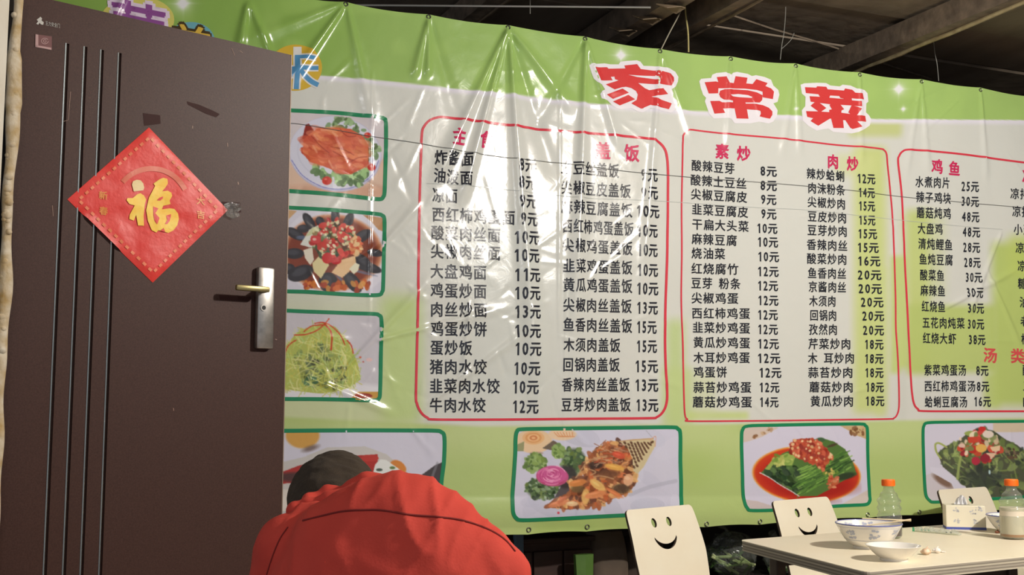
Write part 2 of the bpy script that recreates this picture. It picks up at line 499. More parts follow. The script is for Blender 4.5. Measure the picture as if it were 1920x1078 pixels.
# small plaque with a pictogram, and the little red sticker under it
def door_tris(T, off):
    """triangles in pixel space -> door front plane"""
    out = []
    for t in T:
        out.append([dw(*dpl(p[0], p[1]), off) for p in t])
    return np.array([[list(v) for v in t] for t in out])
def door_print(name, T, off, m, parent=None):
    P = door_tris(T, off).reshape(-1, 3)
    me = mesh_np(name, P, np.arange(len(P)).reshape(-1, 3))
    return link_mesh(name, me, m, parent or door)
def put_text(s, L, Rr, h, bold=0.02, cw=0.84):
    """text between two centre-line pixels L and Rr, character height h px -> triangles in pixel space"""
    L = np.array(L, float); Rr = np.array(Rr, float); d = Rr - L; W_ = np.linalg.norm(d); d = d / W_
    v = np.array([0.0, -1.0])
    ws = []
    for ch in s:
        if ch == ' ': ws.append(0.5)
        elif ch.isdigit(): ws.append(0.60)
        else: ws.append(1.0)
    unit = W_ / (sum(ws) - (1 - cw))
    x = 0; out = []
    for ch, w in zip(s, ws):
        if ch != ' ':
            T = glyph(ch, bold)
            if len(T):
                a = T.reshape(-1, 2); lo, hi = a.min(0), a.max(0)
                if ch.isdigit():
                    gh = hi[1] - lo[1]
                    fx = (T[..., 0] - (lo[0] + hi[0]) / 2) * (0.52 * unit / 0.60) + unit * (w - 0.12) / 2
                    fy = (T[..., 1] - (lo[1] + hi[1]) / 2) / gh * h * 0.90
                else:
                    fx = (T[..., 0] - (lo[0] + hi[0]) / 2) * (cw * unit / 0.90) + cw * unit / 2
                    fy = (T[..., 1] - 0.36) * (h / 0.92)
                out.append(L + (x + fx)[..., None] * d + fy[..., None] * v)
        x += w * unit
    return np.concatenate(out)
plq = mat('plaque_silver', (175, 172, 165), 0.4, 0.4)
T = [tess(crop([(370, 155), (385, 170), (380, 190), (400, 205), (395, 230), (375, 225), (362, 210), (350, 228), (332, 220), (350, 195), (335, 185)], 0, 0, 4.9))]
T.append(put_text('王力安全门', (85, 43.5), (112, 49), 8, 0.02))
door_print('maker_plaque', np.concatenate(T), 0.0012, plq)
red_st = mat('faded_red_sticker', (104, 56, 54), 0.5)
stk = door_print('red_sticker', tess(crop([(325, 315), (475, 335), (475, 460), (322, 430)], 0, 0, 4.9)), 0.0010, red_st)
pale_st = mat('pale_sticker_edge', (176, 140, 136), 0.5)
T = [tess(crop([(325, 315), (350, 320), (350, 425), (322, 430)], 0, 0, 4.9)), tess(crop([(322, 415), (470, 440), (470, 460), (322, 432)], 0, 0, 4.9)),
     strip(crop([(410 + 32 * math.cos(a), 378 + 26 * math.sin(a)) for a in np.linspace(0, 5.8, 18)], 0, 0, 4.9), 1.0),
     strip(crop([(410 + 14 * math.cos(a), 378 + 12 * math.sin(a)) for a in np.linspace(0, 5.8, 12)], 0, 0, 4.9), 1.0)]
door_print('sticker_print', np.concatenate(T), 0.0016, pale_st, stk)
# scuffs, adhesive traces, the lever's shadow painted dark and tape on the leaf
scuff = mat('scuff_pale', (150, 120, 104), 0.6); glue_shadow = mat('glue_trace', (58, 34, 31), 0.6, spec=.15)
T = [strip([(434, 90), (437, 97), (440, 104)], 0.8), strip([(449, 95), (455, 99)], 0.8), strip([(98, 385), (99.5, 405)], 0.9), strip([(118, 228), (128, 225), (132, 172)], 0.9),
     strip([(361, 236), (361, 241)], 1.2), strip([(426, 268), (427, 275)], 1.2), strip([(446, 341), (447, 346)], 1.6), strip([(325, 765), (325.5, 770)], 1.2), strip([(516, 636), (519, 637)], 1.5)]
door_print('scuff_marks', np.concatenate(T), 0.0008, scuff)
T = [tess([(350, 190), (372, 196), (398, 207), (412, 214), (405, 220), (385, 213), (352, 196)]), tess([(268, 212), (300, 216), (301, 232), (270, 236)]), tess([(410, 553), (470, 556), (470, 565), (412, 562)]),  # last patch on this line paints the lever's cast shadow
     tess([(415, 378), (450, 380), (452, 398), (430, 402)])]
door_print('glue_and_lever_shadow', np.concatenate(T), 0.0006, glue_shadow)
# torn clear tape under the right corner of the paper
tp = film('clear_tape', (235, 235, 230), 0.10, 0.10, 1.6, (90, 1.0, 0.01))
mb = MB()
base = [(418, 383), (430, 379), (446, 383), (452, 392), (444, 398), (448, 405), (434, 411), (422, 405)]
P = [dw(*dpl(x, y), 0.002 + 0.008 * random.random()) for x, y in base]
cc = dw(*dpl(436, 394), 0.004)
vs = [mb.bm.verts.new(p) for p in P]; c0 = mb.bm.verts.new(cc)
for i in range(len(vs)): mb.bm.faces.new((vs[i], vs[(i + 1) % len(vs)], c0))
tag(mb.build('torn_tape', tp, door, fix=False), 'crumpled clear tape')

# the red festival paper pasted diagonally on the door
fu = empty('festival_paper', dw(*dpl(278, 385), 0.002), 'red diamond-shaped festival paper with a golden character pasted on the brown door', 'paper')
redp = mat('red_shiny_paper', (214, 44, 34), 0.42, spec=0.4, noise=(14, (222, 72, 64), 0.22, (1, 1, 1.6)), bump=(30, 0.5, 0.004))
cor = [(279, 239), (427, 394), (286, 530), (126, 374)]
N = 22
def q(a, b):
    A = np.array(cor[0]) * (1 - a) + np.array(cor[1]) * a; B = np.array(cor[3]) * (1 - a) + np.array(cor[2]) * a
    return A * (1 - b) + B * b
def fu_off(px, py):
    return 0.003 + 0.0035 * float(vnoise(px, py, 60, 5)) ** 2 + 0.001 * float(vnoise(px, py, 22, 9))
V = []; Fc = []
for j in range(N + 1):
    for i in range(N + 1):
        x, y = q(i / N, j / N); off = fu_off(x, y)
        if i in (0, N) or j in (0, N): off = 0.0010 + (0.006 if (j == N and 4 < i < 14) else 0)
        V.append(dw(*dpl(x, y), off))
for j in range(N):
    for i in range(N): a = j * (N + 1) + i; Fc.append((a, a + 1, a + N + 2, a + N + 1))
link_mesh('paper_sheet', mesh_np('paper_sheet', np.array([list(v) for v in V]), np.array(Fc)), redp, fu, smooth=True)
def fu_print(name, T, m, lift, L=12.0):
    T = split_long(T, L)
    P = np.array([list(dw(*dpl(p[0], p[1]), fu_off(p[0], p[1]) + lift)) for t in T for p in t])
    return link_mesh(name, mesh_np(name, P, np.arange(len(P)).reshape(-1, 3)), m, fu)
gold = mat('gold_print', (246, 190, 50), 0.5, 0.0, noise=(40, (250, 212, 90), 0.2)); palegold = mat('pale_gold_print', (232, 206, 150), 0.3)
saln = mat('salmon_print', (214, 104, 76), 0.4); dash = mat('border_print', (226, 120, 78), 0.4)
fo_, fs_ = (220, 320), 8.29
fu_print('golden_character', np.concatenate([tess(crop(p, *fo_, fs_)) for p in (
    [(125, 465), (140, 432), (220, 432), (290, 375), (345, 355), (400, 390), (435, 450), (415, 520), (395, 700), (400, 860), (310, 855), (280, 690), (245, 780), (175, 755), (180, 690), (255, 545), (170, 525)],
    [(550, 205), (640, 140), (700, 115), (765, 135), (775, 200), (740, 260), (685, 325), (770, 315), (825, 345), (835, 400), (795, 470), (810, 525), (700, 550), (680, 605), (800, 590), (870, 600), (930, 670), (945, 750), (920, 850), (860, 930), (780, 970), (700, 950), (620, 930), (590, 965), (520, 930), (460, 780), (435, 620), (480, 420), (575, 240)])]), gold, 0.0022)
fu_print('character_dot', tess(crop([(215, 220), (230, 170), (290, 145), (350, 155), (390, 200), (405, 270), (390, 310), (240, 328)], *fo_, fs_)), palegold, 0.0022)
fu_print('character_gaps', np.concatenate([tess(crop(p, *fo_, fs_)) for p in ([(600, 465), (640, 425), (700, 402), (690, 440), (650, 470)], [(545, 560), (625, 590), (575, 665), (640, 740), (600, 840), (560, 780), (545, 700)],
    [(745, 700), (820, 680), (815, 730), (795, 790), (760, 835), (720, 835), (760, 770)], [(700, 895), (730, 960), (690, 950), (650, 935)])]), redp, 0.0030)
fc = (110 + 600 / 3.479, 230 + 545 / 3.479)
fu_print('arc_band', strip([(fc[0] + 70 * math.cos(R(a)), fc[1] + 70 * math.sin(R(a))) for a in range(-140, -24, 6)], 9.5), saln, 0.0014)
T = []
C = [np.array(c, float) for c in cor]; ctr_ = sum(C) / 4
for k in range(4):
    a = C[k] + (ctr_ - C[k]) * 0.13; b = C[(k + 1) % 4] + (ctr_ - C[(k + 1) % 4]) * 0.13
    n = 13
    for i in range(n):
        c0_ = a + (b - a) * ((i + 0.28) / n); c1_ = a + (b - a) * ((i + 0.78) / n)
        T.append(strip([c0_, (c0_ + c1_) / 2, c1_], 5.2))
fu_print('border_dashes', np.concatenate(T), dash, 0.0014)
g2 = mat('worn_gold_print', (226, 138, 60), 0.4)
for ch, x, y in (('新', 192, 367), ('春', 193, 396), ('大', 375, 377), ('吉', 375, 403)):
    fu_print('small_character', put_text(ch, (x - 7.5, y - 1), (x + 7.5, y + 1), 15, 0.03, 1.0), g2, 0.0014)
# ------------------------------------------------------------------ the printed vinyl banner
bBD, bBN, bBP = np.array(BD), np.array(BN), np.array(BP)
aF, aU, aC = np.array(FWD), np.array(UPV), np.array(CAM)
def px2uv(P):
    """pixel points (...,2) of the printed design -> banner coordinates (u along, z up)"""
    P = np.asarray(P, float)
    d = aF + ((P[..., 0:1] - 960) / F) * np.array([1.0, 0, 0]) - ((P[..., 1:2] - 539) / F) * aU
    t = ((bBP - aC) @ bBN) / (d @ bBN)
    X = aC + d * t[..., None]
    return np.stack([(X - bBP) @ bBD, X[..., 2]], -1)
def uv2px(UV):
    UV = np.asarray(UV, float)
    X = bBP + UV[..., 0:1] * bBD + UV[..., 1:2] * np.array([0, 0, 1.0]) - aC
    f = X @ aF
    return np.stack([960 + F * X[..., 0] / f, 539 - F * (X @ aU) / f], -1)

TOPX = [(60, -72), (180, -58), (400, -30), (520, -12), (647, 5), (801.5, 29), (951, 48), (1097, 68), (1238, 91), (1369, 106), (1489, 120), (1610, 136), (1723, 150), (1835, 165), (1945, 181), (2045, 194), (2145, 207)]
BOTX = [(60, 1049), (560, 1023), (700, 1017), (850, 1010), (991, 1002.5), (1101, 997), (1215, 992), (1321, 988), (1418, 983), (1530, 976), (1625, 971), (1721, 966), (1820, 960), (1920, 955), (2030, 948.5), (2145, 942)]
tuv, buv = px2uv(TOPX), px2uv(BOTX)
U0, U1 = tuv[0, 0], tuv[-1, 0]
def vtop(u):
    v = np.interp(u, tuv[:, 0], tuv[:, 1])
    k = np.clip(np.searchsorted(tuv[:, 0], u) - 1, 0, len(tuv) - 2)
    t = (u - tuv[k, 0]) / (tuv[k + 1, 0] - tuv[k, 0])
    return v - 0.010 * 4 * np.clip(t * (1 - t), 0, 1)
def vbot(u):
    v = np.interp(u, buv[:, 0], buv[:, 1])
    k = np.clip(np.searchsorted(buv[:, 0], u) - 1, 0, len(buv) - 2)
    t = (u - buv[k, 0]) / (buv[k + 1, 0] - buv[k, 0])
    return v + 0.006 * 4 * np.clip(t * (1 - t), 0, 1)

# height map of the slack sheet: pull folds below each eyelet, packing creases, crinkles
GS = 0.005
gu = np.arange(U0 - 0.05, U1 + 0.05, GS); gv = np.arange(0.4, 3.4, GS)
GU, GV = np.meshgrid(gu, gv, indexing='ij')
H = 0.020 * vnoise(GU, GV * 0.5, 0.75, 1) + 0.006 * vnoise(GU, GV * 0.6, 0.30, 2)
def seg_fold(p, q, amp, w0, w1, fade=0.25):
    """a ridge between two printed points"""
    global H
    a, b = px2uv(p), px2uv(q)
    d = b - a; L = np.linalg.norm(d); d = d / L
    s = (GU - a[0]) * d[0] + (GV - a[1]) * d[1]; t = -(GU - a[0]) * d[1] + (GV - a[1]) * d[0]
    sn = np.clip(s / L, 0, 1.3)
    w = w0 + (w1 - w0) * sn
    env = np.clip(s / 0.05, 0, 1) * np.clip((1.0 + fade - s / L) / fade, 0, 1)
    env = env * env * (3 - 2 * env)
    H += amp * (1.5 if amp > 0.004 else 1.2) * env * np.exp(-(t / w) ** 2)
seg_fold((951, 50), (836, 300), 0.011, 0.008, 0.030)
seg_fold((951, 50), (878, 330), 0.012, 0.008, 0.024)
seg_fold((951, 52), (992, 560), 0.013, 0.010, 0.046, 0.7)
seg_fold((951, 52), (1060, 190), 0.010, 0.010, 0.035)
seg_fold((951, 52), (1030, 300), -0.007, 0.010, 0.040)
seg_fold((1097, 70), (1082, 470), 0.013, 0.010, 0.034, 0.6)
seg_fold((1097, 70), (1150, 250), 0.009, 0.009, 0.026)
seg_fold((1097, 70), (1010, 230), -0.006, 0.009, 0.03)
seg_fold((802, 31), (778, 130), 0.010, 0.008, 0.020)
seg_fold((802, 31), (800, 130), 0.010, 0.006, 0.016)
seg_fold((802, 31), (850, 200), -0.006, 0.010, 0.04)
seg_fold((648, 6), (560, 130), 0.010, 0.008, 0.024)
seg_fold((648, 6), (690, 200), 0.007, 0.008, 0.035)
seg_fold((648, 6), (480, 70), 0.006, 0.008, 0.035)
seg_fold((1238, 92), (1212, 420), 0.007, 0.008, 0.026, 0.5)
seg_fold((1238, 92), (1290, 240), 0.005, 0.008, 0.03)
seg_fold((464, 0), (450, 80), 0.010, 0.010, 0.022); seg_fold((464, 0), (505, 100), 0.008, 0.010, 0.020)
seg_fold((240, -20), (215, 30), 0.008, 0.010, 0.02)
for (x, y, dx) in ((1369, 106, -6), (1489, 120, 8), (1489, 120, -22), (1610, 136, 4), (1723, 150, -20), (1723, 150, 14), (1835, 165, 12)):
    seg_fold((x, y), (x + dx, y + 150), 0.005, 0.007, 0.024)
# packing creases: vertical at x ~ 695, 1050 ; slanted ripples on the left
seg_fold((697, 130), (694, 520), 0.003, 0.005, 0.006, 0.3); seg_fold((1050, 150), (1047, 520), 0.0032, 0.005, 0.007, 0.4); seg_fold((1060, 520), (1058, 780), 0.002, 0.006, 0.006, 0.3)
rs = np.random.RandomState(3)
for k in range(130):                                     # short crumples, mostly in the left half
    x = rs.uniform(560, 1240) if k < 105 else rs.uniform(1240, 1900); y = rs.uniform(120, 800)
    a = rs.uniform(-0.9, 0.9) + (math.pi / 2 if rs.rand() < 0.45 else 0); L = rs.uniform(25, 85)
    seg_fold((x, y), (x + L * math.cos(a), y + L * math.sin(a)), rs.uniform(0.0008, 0.0026) * (1 if rs.rand() < .7 else -1), 0.006, rs.uniform(0.010, 0.020), 0.4)
for (x, y, x2, y2) in ((640, 700, 770, 560), (700, 640, 900, 590), (700, 480, 770, 400), (560, 700, 700, 760), (800, 760, 960, 640), (880, 560, 870, 690), (1770, 580, 1880, 520), (1850, 500, 1900, 620), (1880, 430, 1830, 560)):
    seg_fold((x, y), (x2, y2), 0.005, 0.008, 0.018, 0.4)
# bottom roll: the lower hem curls a little forward
PY = uv2px(np.stack([GU, GV], -1))
hem = np.clip((PY[..., 1] - 930) / 60, 0, 1)
H += 0.010 * np.sin(hem * math.pi)
H += 0.0012 * vnoise(GU, GV, 0.11, 11) + 0.0004 * vnoise(GU, GV, 0.045, 12)
Hu = np.gradient(H, GS, axis=0); Hv = np.gradient(H, GS, axis=1)
def samp(G, u, v):
    x = np.clip((u - gu[0]) / GS, 0, len(gu) - 1.001); y = np.clip((v - gv[0]) / GS, 0, len(gv) - 1.001)
    i = x.astype(int); j = y.astype(int); a = x - i; b = y - j
    return (G[i, j] * (1 - a) + G[i + 1, j] * a) * (1 - b) + (G[i, j + 1] * (1 - a) + G[i + 1, j + 1] * a) * b
def banner_pts(UV, off):
    u, v = UV[..., 0], UV[..., 1]
    X = bBP + u[..., None] * bBD + (samp(H, u, v) + off)[..., None] * bBN
    X[..., 2] = v
    return X
def banner_nrm(UV):
    u, v = UV[..., 0], UV[..., 1]
    n = bBN - samp(Hu, u, v)[..., None] * bBD - samp(Hv, u, v)[..., None] * np.array([0, 0, 1.0])
    return n / np.linalg.norm(n, axis=-1)[..., None]

def vinyl(name, color=None):
    if name in MATS: return MATS[name]
    m = bpy.data.materials.new(name); m.use_nodes = True; nt = m.node_tree; b = nt.nodes['Principled BSDF']
    if color is None:
        a = nt.nodes.new('ShaderNodeVertexColor'); a.layer_name = 'print'
        nt.links.new(a.outputs['Color'], b.inputs['Base Color'])
    else: b.inputs['Base Color'].default_value = lin(color, 1.10)
    b.inputs['Roughness'].default_value = 0.20
    b.inputs['Specular IOR Level'].default_value = 0.55
    tc = nt.nodes.new('ShaderNodeTexCoord'); n2 = nt.nodes.new('ShaderNodeTexNoise'); n2.inputs['Scale'].default_value = 14; n2.inputs['Detail'].default_value = 4
    n2.inputs['Distortion'].default_value = 0.8
    nt.links.new(tc.outputs['Object'], n2.inputs['Vector'])
    bp = nt.nodes.new('ShaderNodeBump'); bp.inputs['Strength'].default_value = 0.3; bp.inputs['Distance'].default_value = 0.004
    nt.links.new(n2.outputs['Fac'], bp.inputs['Height']); nt.links.new(bp.outputs[0], b.inputs['Normal'])
    MATS[name] = m
    return m
def lin_np(c, k=1.10):
    c = np.clip(np.asarray(c, float) / 255.0, 0, 1)
    return np.clip(np.where(c <= 0.04045, c / 12.92, ((c + 0.055) / 1.055) ** 2.4) * k, 0, 0.9)
def set_colors(me, rgb):
    a = me.color_attributes.new('print', 'FLOAT_COLOR', 'POINT')
    c = np.ones((len(rgb), 4), np.float32); c[:, :3] = rgb
    a.data.foreach_set('color', c.ravel())

banner = empty('menu_banner', BP + BD * ((U0 + U1) / 2) + Vector((0, 0, 0.62)), 'large green and white printed vinyl menu banner hung across the rear of the room', 'banner')

# colour of the background print as a function of the design
def smooth(x, a, b):
    t = np.clip((x - a) / (b - a + 1e-9), 0, 1); return t * t * (3 - 2 * t)
BAND = [(60, 96), (400, 122), (600, 142), (695, 150), (860, 168), (975, 178), (1045, 187), (1120, 196), (1299, 208), (1456, 216), (1631, 223), (1780, 225), (2060, 225)]
def base_color(P):
    x, y = P[..., 0], P[..., 1]
    e = np.interp(x, [b[0] for b in BAND], [b[1] for b in BAND])
    c = np.broadcast_to(np.array([212.0, 213, 206]), P.shape[:-1] + (3,)).copy()
    def lay(col, a):
        nonlocal c
        c = c * (1 - a[..., None]) + np.array(col, float) * a[..., None]
    nz = vnoise(x, y, 120, 21); nz2 = vnoise(x, y, 40, 22)
    lay((196, 208, 150), 0.75 * smooth(y, 480, 700) * (1 - smooth(x, 740, 800)))
    def patch(x0, y0, x1, y1, col, a, s=22):
        m = smooth(x, x0 - s, x0 + s) * (1 - smooth(x, x1 - s, x1 + s)) * smooth(y, y0 - s, y0 + s) * (1 - smooth(y, y1 - s, y1 + s))
        lay(col, a * m)
    patch(715, 555, 790, 795, (188, 208, 138), 0.9); patch(1248, 600, 1282, 800, (186, 206, 136), 0.8, 16); patch(1240, 690, 1300, 800, (190, 208, 140), 0.7, 14)
    patch(1288, 772, 1400, 786, (194, 210, 130), 0.8, 7); patch(1300, 700, 1340, 790, (204, 214, 160), 0.5, 16)
    patch(1600, 275, 1660, 775, (196, 208, 128), 0.85, 14); patch(1566, 290, 1640, 330, (206, 214, 150), 0.6, 14); patch(1640, 500, 1662, 780, (200, 212, 140), 0.5, 8)
    patch(1590, 226, 1690, 256, (190, 200, 120), 0.75, 10)
    patch(1668, 480, 1700, 700, (192, 208, 128), 0.9, 8); patch(1700, 395, 1742, 700, (188, 202, 120), 0.9, 14); patch(1690, 400, 1770, 560, (196, 208, 140), 0.5, 20)
    patch(1700, 572, 1870, 698, (184, 200, 120), 0.95, 10); patch(1862, 455, 2060, 760, (180, 198, 112), 0.95, 14); patch(1890, 440, 2060, 520, (188, 204, 110), 0.7, 14)
    patch(1845, 700, 1875, 765, (184, 202, 116), 0.8, 10); patch(1686, 690, 1700, 800, (206, 208, 200), 0.8, 8)
    patch(880, 380, 1040, 760, (200, 206, 200), 0.35, 60)
    # lower green field
    ye = np.interp(x, [60, 500, 900, 1230, 1400, 1690, 2060], [770, 780, 799, 796, 794, 788, 782])
    low = np.array([172, 196, 112.0]) * (1 + 0.03 * nz[..., None])
    a = smooth(y, ye - 4, ye + 5); lay((190, 206, 142), a); lay((176, 197, 122), 0.8 * smooth(y, ye + 15, ye + 90))
    lay((190, 206, 136), 0.5 * smooth(y, 940, 1000)); lay((158, 186, 90), 0.35 * smooth(nz, 0.0, 0.9) * a)
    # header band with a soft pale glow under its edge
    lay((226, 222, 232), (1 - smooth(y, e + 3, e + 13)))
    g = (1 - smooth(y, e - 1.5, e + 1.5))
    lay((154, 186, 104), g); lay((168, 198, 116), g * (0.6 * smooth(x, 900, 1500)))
    lay((128, 168, 70), g * 0.5 * (1 - smooth(x, 550, 760))); lay((176, 208, 118), g * 0.35 * smooth(nz2, 0.1, 1))  # lightness rising to the right is lighting painted into the header green
    # printed sparkles
    for sx, sy, r in ((1165, 103, 26), (1683, 168, 24), (343, 6, 34), (1692, 205, 9), (1490, 205, 6), (1268, 205, 5)):
        dx, dy = x - sx, y - sy; rr = np.hypot(dx, dy)
        st = np.exp(-(rr / (r * 0.28)) ** 2) + 0.8 * np.exp(-np.abs(dx) / (r * 0.35)) * np.exp(-(dy / 1.6) ** 2) + 0.8 * np.exp(-np.abs(dy) / (r * 0.35)) * np.exp(-(dx / 1.6) ** 2)
        st += 0.35 * np.exp(-(rr / (r * 0.6)) ** 2)
        lay((240, 242, 240), np.clip(st, 0, 1))
    return c

DU = 0.0072
us = np.arange(U0, U1, DU); nu = len(us); nv = 345
tt = np.linspace(0, 1, nv)
UG = np.repeat(us[:, None], nv, 1); VG = vbot(us)[:, None] * (1 - tt) + vtop(us)[:, None] * tt
UV = np.stack([UG, VG], -1)
Pv = banner_pts(UV, 0.0).reshape(-1, 3)
ii, jj = np.meshgrid(np.arange(nu - 1), np.arange(nv - 1), indexing='ij')
a = (ii * nv + jj).ravel()
sheet_me = mesh_np('banner_sheet', Pv, np.stack([a, a + nv, a + nv + 1, a + 1], 1))
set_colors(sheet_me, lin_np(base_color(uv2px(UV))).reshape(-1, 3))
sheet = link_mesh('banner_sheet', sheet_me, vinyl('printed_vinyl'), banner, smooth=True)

def banner_print(name, T, color, lift=0.0015, L=0.016, parent=None, label=None, px=True):
    """triangles in design pixels -> a print layer lying on the slack sheet"""
    T = px2uv(T) if px else T
    # keep what lies on the sheet
    T = split_long(T, L)
    UVt = T.reshape(-1, 2)
    P = banner_pts(UVt, lift); Nn = banner_nrm(UVt)
    f = np.arange(len(P)).reshape(-1, 3)
    a, b, c = P[f[:, 0]], P[f[:, 1]], P[f[:, 2]]
    flip = (np.cross(b - a, c - a) @ bBN) < 0
    f[flip] = f[flip][:, ::-1]
    me = mesh_np(name, P, f)
    o = link_mesh(name, me, vinyl('ink_%d_%d_%d' % color, color), parent or banner, smooth=True)
    me.normals_split_custom_set_from_vertices(Nn.tolist())
    if label: o['label'] = label
    return o

# ---- title characters, traced brush shapes with a white border
K1, K2, K3, ks_ = (1100, 100), (1300, 125), (1480, 140), 8.983
white_o = (236, 230, 242); red_o = (214, 66, 66)
wh = banner_print('title_border', np.concatenate([
    tess(crop([(40, 200), (80, 175), (150, 180), (300, 170), (400, 185), (540, 185), (570, 140), (680, 125), (850, 115), (910, 140), (960, 210), (1100, 215), (1280, 230), (1400, 255), (1490, 310), (1540, 400), (1530, 480), (1480, 570), (1420, 610), (1445, 680), (1440, 740), (1500, 800), (1515, 870), (1480, 950), (1400, 1010), (1300, 985), (1060, 925), (930, 1000), (850, 990), (740, 930), (560, 950), (480, 930), (400, 880), (320, 810), (230, 770), (205, 700), (230, 650), (290, 620), (230, 540), (160, 490), (110, 430), (75, 330)], *K1, ks_)),
    tess(crop([(90, 250), (120, 210), (290, 195), (310, 140), (380, 110), (540, 95), (590, 125), (620, 145), (650, 110), (720, 95), (900, 130), (970, 165), (1040, 150), (1180, 180), (1290, 230), (1330, 330), (1410, 400), (1430, 480), (1400, 600), (1330, 625), (1400, 740), (1390, 830), (1330, 930), (1250, 965), (1080, 935), (930, 965), (680, 960), (620, 890), (560, 870), (330, 880), (250, 800), (180, 590), (200, 530), (150, 480), (110, 360)], *K2, ks_)),
    tess(crop([(165, 180), (230, 155), (440, 145), (600, 150), (670, 190), (830, 205), (880, 175), (1010, 190), (1120, 240), (1250, 265), (1300, 320), (1315, 460), (1280, 490), (1275, 640), (1330, 690), (1370, 760), (1340, 860), (1270, 910), (1150, 970), (1040, 995), (900, 985), (720, 970), (640, 915), (560, 925), (440, 950), (300, 870), (200, 780), (185, 610), (245, 540), (250, 380), (190, 330)], *K3, ks_))]), white_o, 0.0015, label='pale border around the title characters')
T1 = [tess(crop(p, *K1, ks_)) for p in (
    [(125, 240), (340, 235), (365, 260), (650, 255), (635, 205), (850, 180), (910, 265), (1100, 290), (1290, 300), (1400, 345), (1460, 410), (1455, 470), (1415, 548), (1215, 515), (1232, 470), (1228, 415), (1190, 388), (940, 378), (700, 365), (470, 395), (400, 400), (430, 460), (225, 465)],
    [(460, 380), (700, 366), (840, 400), (1190, 445), (1185, 528), (860, 505), (970, 590), (965, 720), (940, 935), (900, 940), (735, 850), (830, 790), (850, 700), (820, 640), (740, 590), (650, 570), (580, 578), (460, 615), (310, 528), (530, 460), (470, 440)],
    [(590, 600), (700, 670), (430, 775), (315, 705)], [(690, 705), (805, 780), (540, 887), (425, 820)],
    [(965, 590), (1045, 625), (1280, 590), (1360, 690), (1080, 735), (1180, 765), (1420, 850), (1370, 948), (1060, 875), (905, 942), (940, 800)])]
T2 = [tess(crop(p, *K2, ks_)) for p in (
    [(178, 268), (365, 253), (410, 265), (385, 180), (548, 168), (590, 280), (665, 285), (695, 168), (893, 195), (875, 290), (980, 300), (1045, 218), (1232, 285), (1195, 335), (1290, 375), (1338, 430), (1320, 555), (1150, 525), (1148, 430), (1050, 400), (850, 378), (540, 370), (410, 370), (405, 455), (245, 460)],
    [(420, 470), (440, 410), (520, 385), (700, 390), (900, 405), (1050, 440), (1148, 490), (1140, 570), (1100, 612), (860, 610), (865, 630), (1000, 630), (1150, 655), (1250, 700), (1310, 760), (1310, 820), (1270, 885), (1090, 848), (1115, 800), (1110, 755), (1050, 740), (885, 725), (910, 885), (712, 878), (680, 710), (485, 712), (520, 785), (340, 798), (268, 585), (425, 582), (470, 605), (650, 610), (650, 580), (500, 560), (440, 520)])]
T3 = [tess(crop(p, *K3, ks_)) for p in (
    [(238, 220), (430, 228), (445, 205), (600, 212), (625, 255), (900, 275), (920, 240), (1040, 262), (1090, 310), (1215, 325), (1238, 425), (1030, 405), (1035, 445), (880, 440), (895, 412), (840, 400), (820, 368), (665, 360), (650, 400), (490, 382), (465, 340), (255, 320)],
    [(315, 372), (480, 382), (890, 415), (1040, 440), (1185, 455), (1192, 545), (1025, 525), (835, 515), (690, 510), (480, 485), (335, 465)],
    [(400, 475), (480, 480), (600, 570), (515, 630), (465, 630), (332, 532)], [(670, 500), (840, 510), (905, 590), (860, 610), (855, 660), (650, 645), (650, 600), (695, 592), (655, 525)],
    [(1030, 520), (1120, 545), (1190, 580), (1120, 690), (1010, 670), (975, 640)],
    [(258, 622), (470, 628), (650, 640), (860, 648), (1010, 668), (1120, 690), (1262, 700), (1278, 798), (1125, 792), (930, 775), (680, 750), (380, 742), (278, 718)],
    [(380, 740), (660, 748), (465, 868), (335, 788)], [(680, 745), (885, 760), (900, 905), (722, 905)], [(920, 765), (1125, 788), (1200, 885), (1050, 920), (1010, 900)])]
banner_print('title_character', np.concatenate(T1), red_o, 0.0026, label='first red title character, printed farthest left of the three')
banner_print('title_character', np.concatenate(T2), red_o, 0.0026, label='middle red title character')
banner_print('title_character', np.concatenate(T3), red_o, 0.0026, label='last red title character, at the right')
banner_print('title_gap', tess(crop([(600, 480), (740, 468), (900, 488), (975, 520), (960, 535), (760, 522), (640, 505)], *K2, ks_)), white_o, 0.0034)

# ---- small motto above the door: characters in coloured ovals
banner_print('motto_oval', disc(258, 36, 69, 44), (214, 206, 110), 0.0014, label='yellow oval'); banner_print('motto_oval', disc(357, 79, 46, 38), (112, 172, 186), 0.0014, label='blue oval')
banner_print('motto_oval', disc(553, 128, 50, 43), (212, 176, 62), 0.0014, label='orange oval')
def thick_text(s, L, Rr, h, b): return put_text(s, L, Rr, h, b, 1.0)
banner_print('motto_character', thick_text('营', (208, 46), (312, 66), 100, 0.07), (232, 214, 232), 0.0020)
banner_print('motto_character', thick_text('营', (210, 46), (310, 66), 98, 0.02), (146, 84, 152), 0.0027)
banner_print('motto_character', thick_text('养', (320, 86), (396, 100), 86, 0.06), (74, 62, 40), 0.0020)
banner_print('motto_character', thick_text('养', (320, 86), (396, 100), 84, 0.02), (222, 184, 76), 0.0027)
K5, s5 = (520, 80), 10.78
wei = [([(395, 100), (395, 270), (390, 600), (378, 950)], 105), ([(345, 300), (500, 305), (770, 325)], 75), ([(150, 560), (440, 530), (820, 525)], 80), ([(440, 560), (560, 690), (690, 800), (820, 865)], 95), ([(340, 560), (230, 700), (120, 850)], 90)]
banner_print('motto_character', np.concatenate([strip(crop(catmull(p, 4), *K5, s5), (w + 60) / s5) for p, w in wei]), (222, 220, 216), 0.0020)
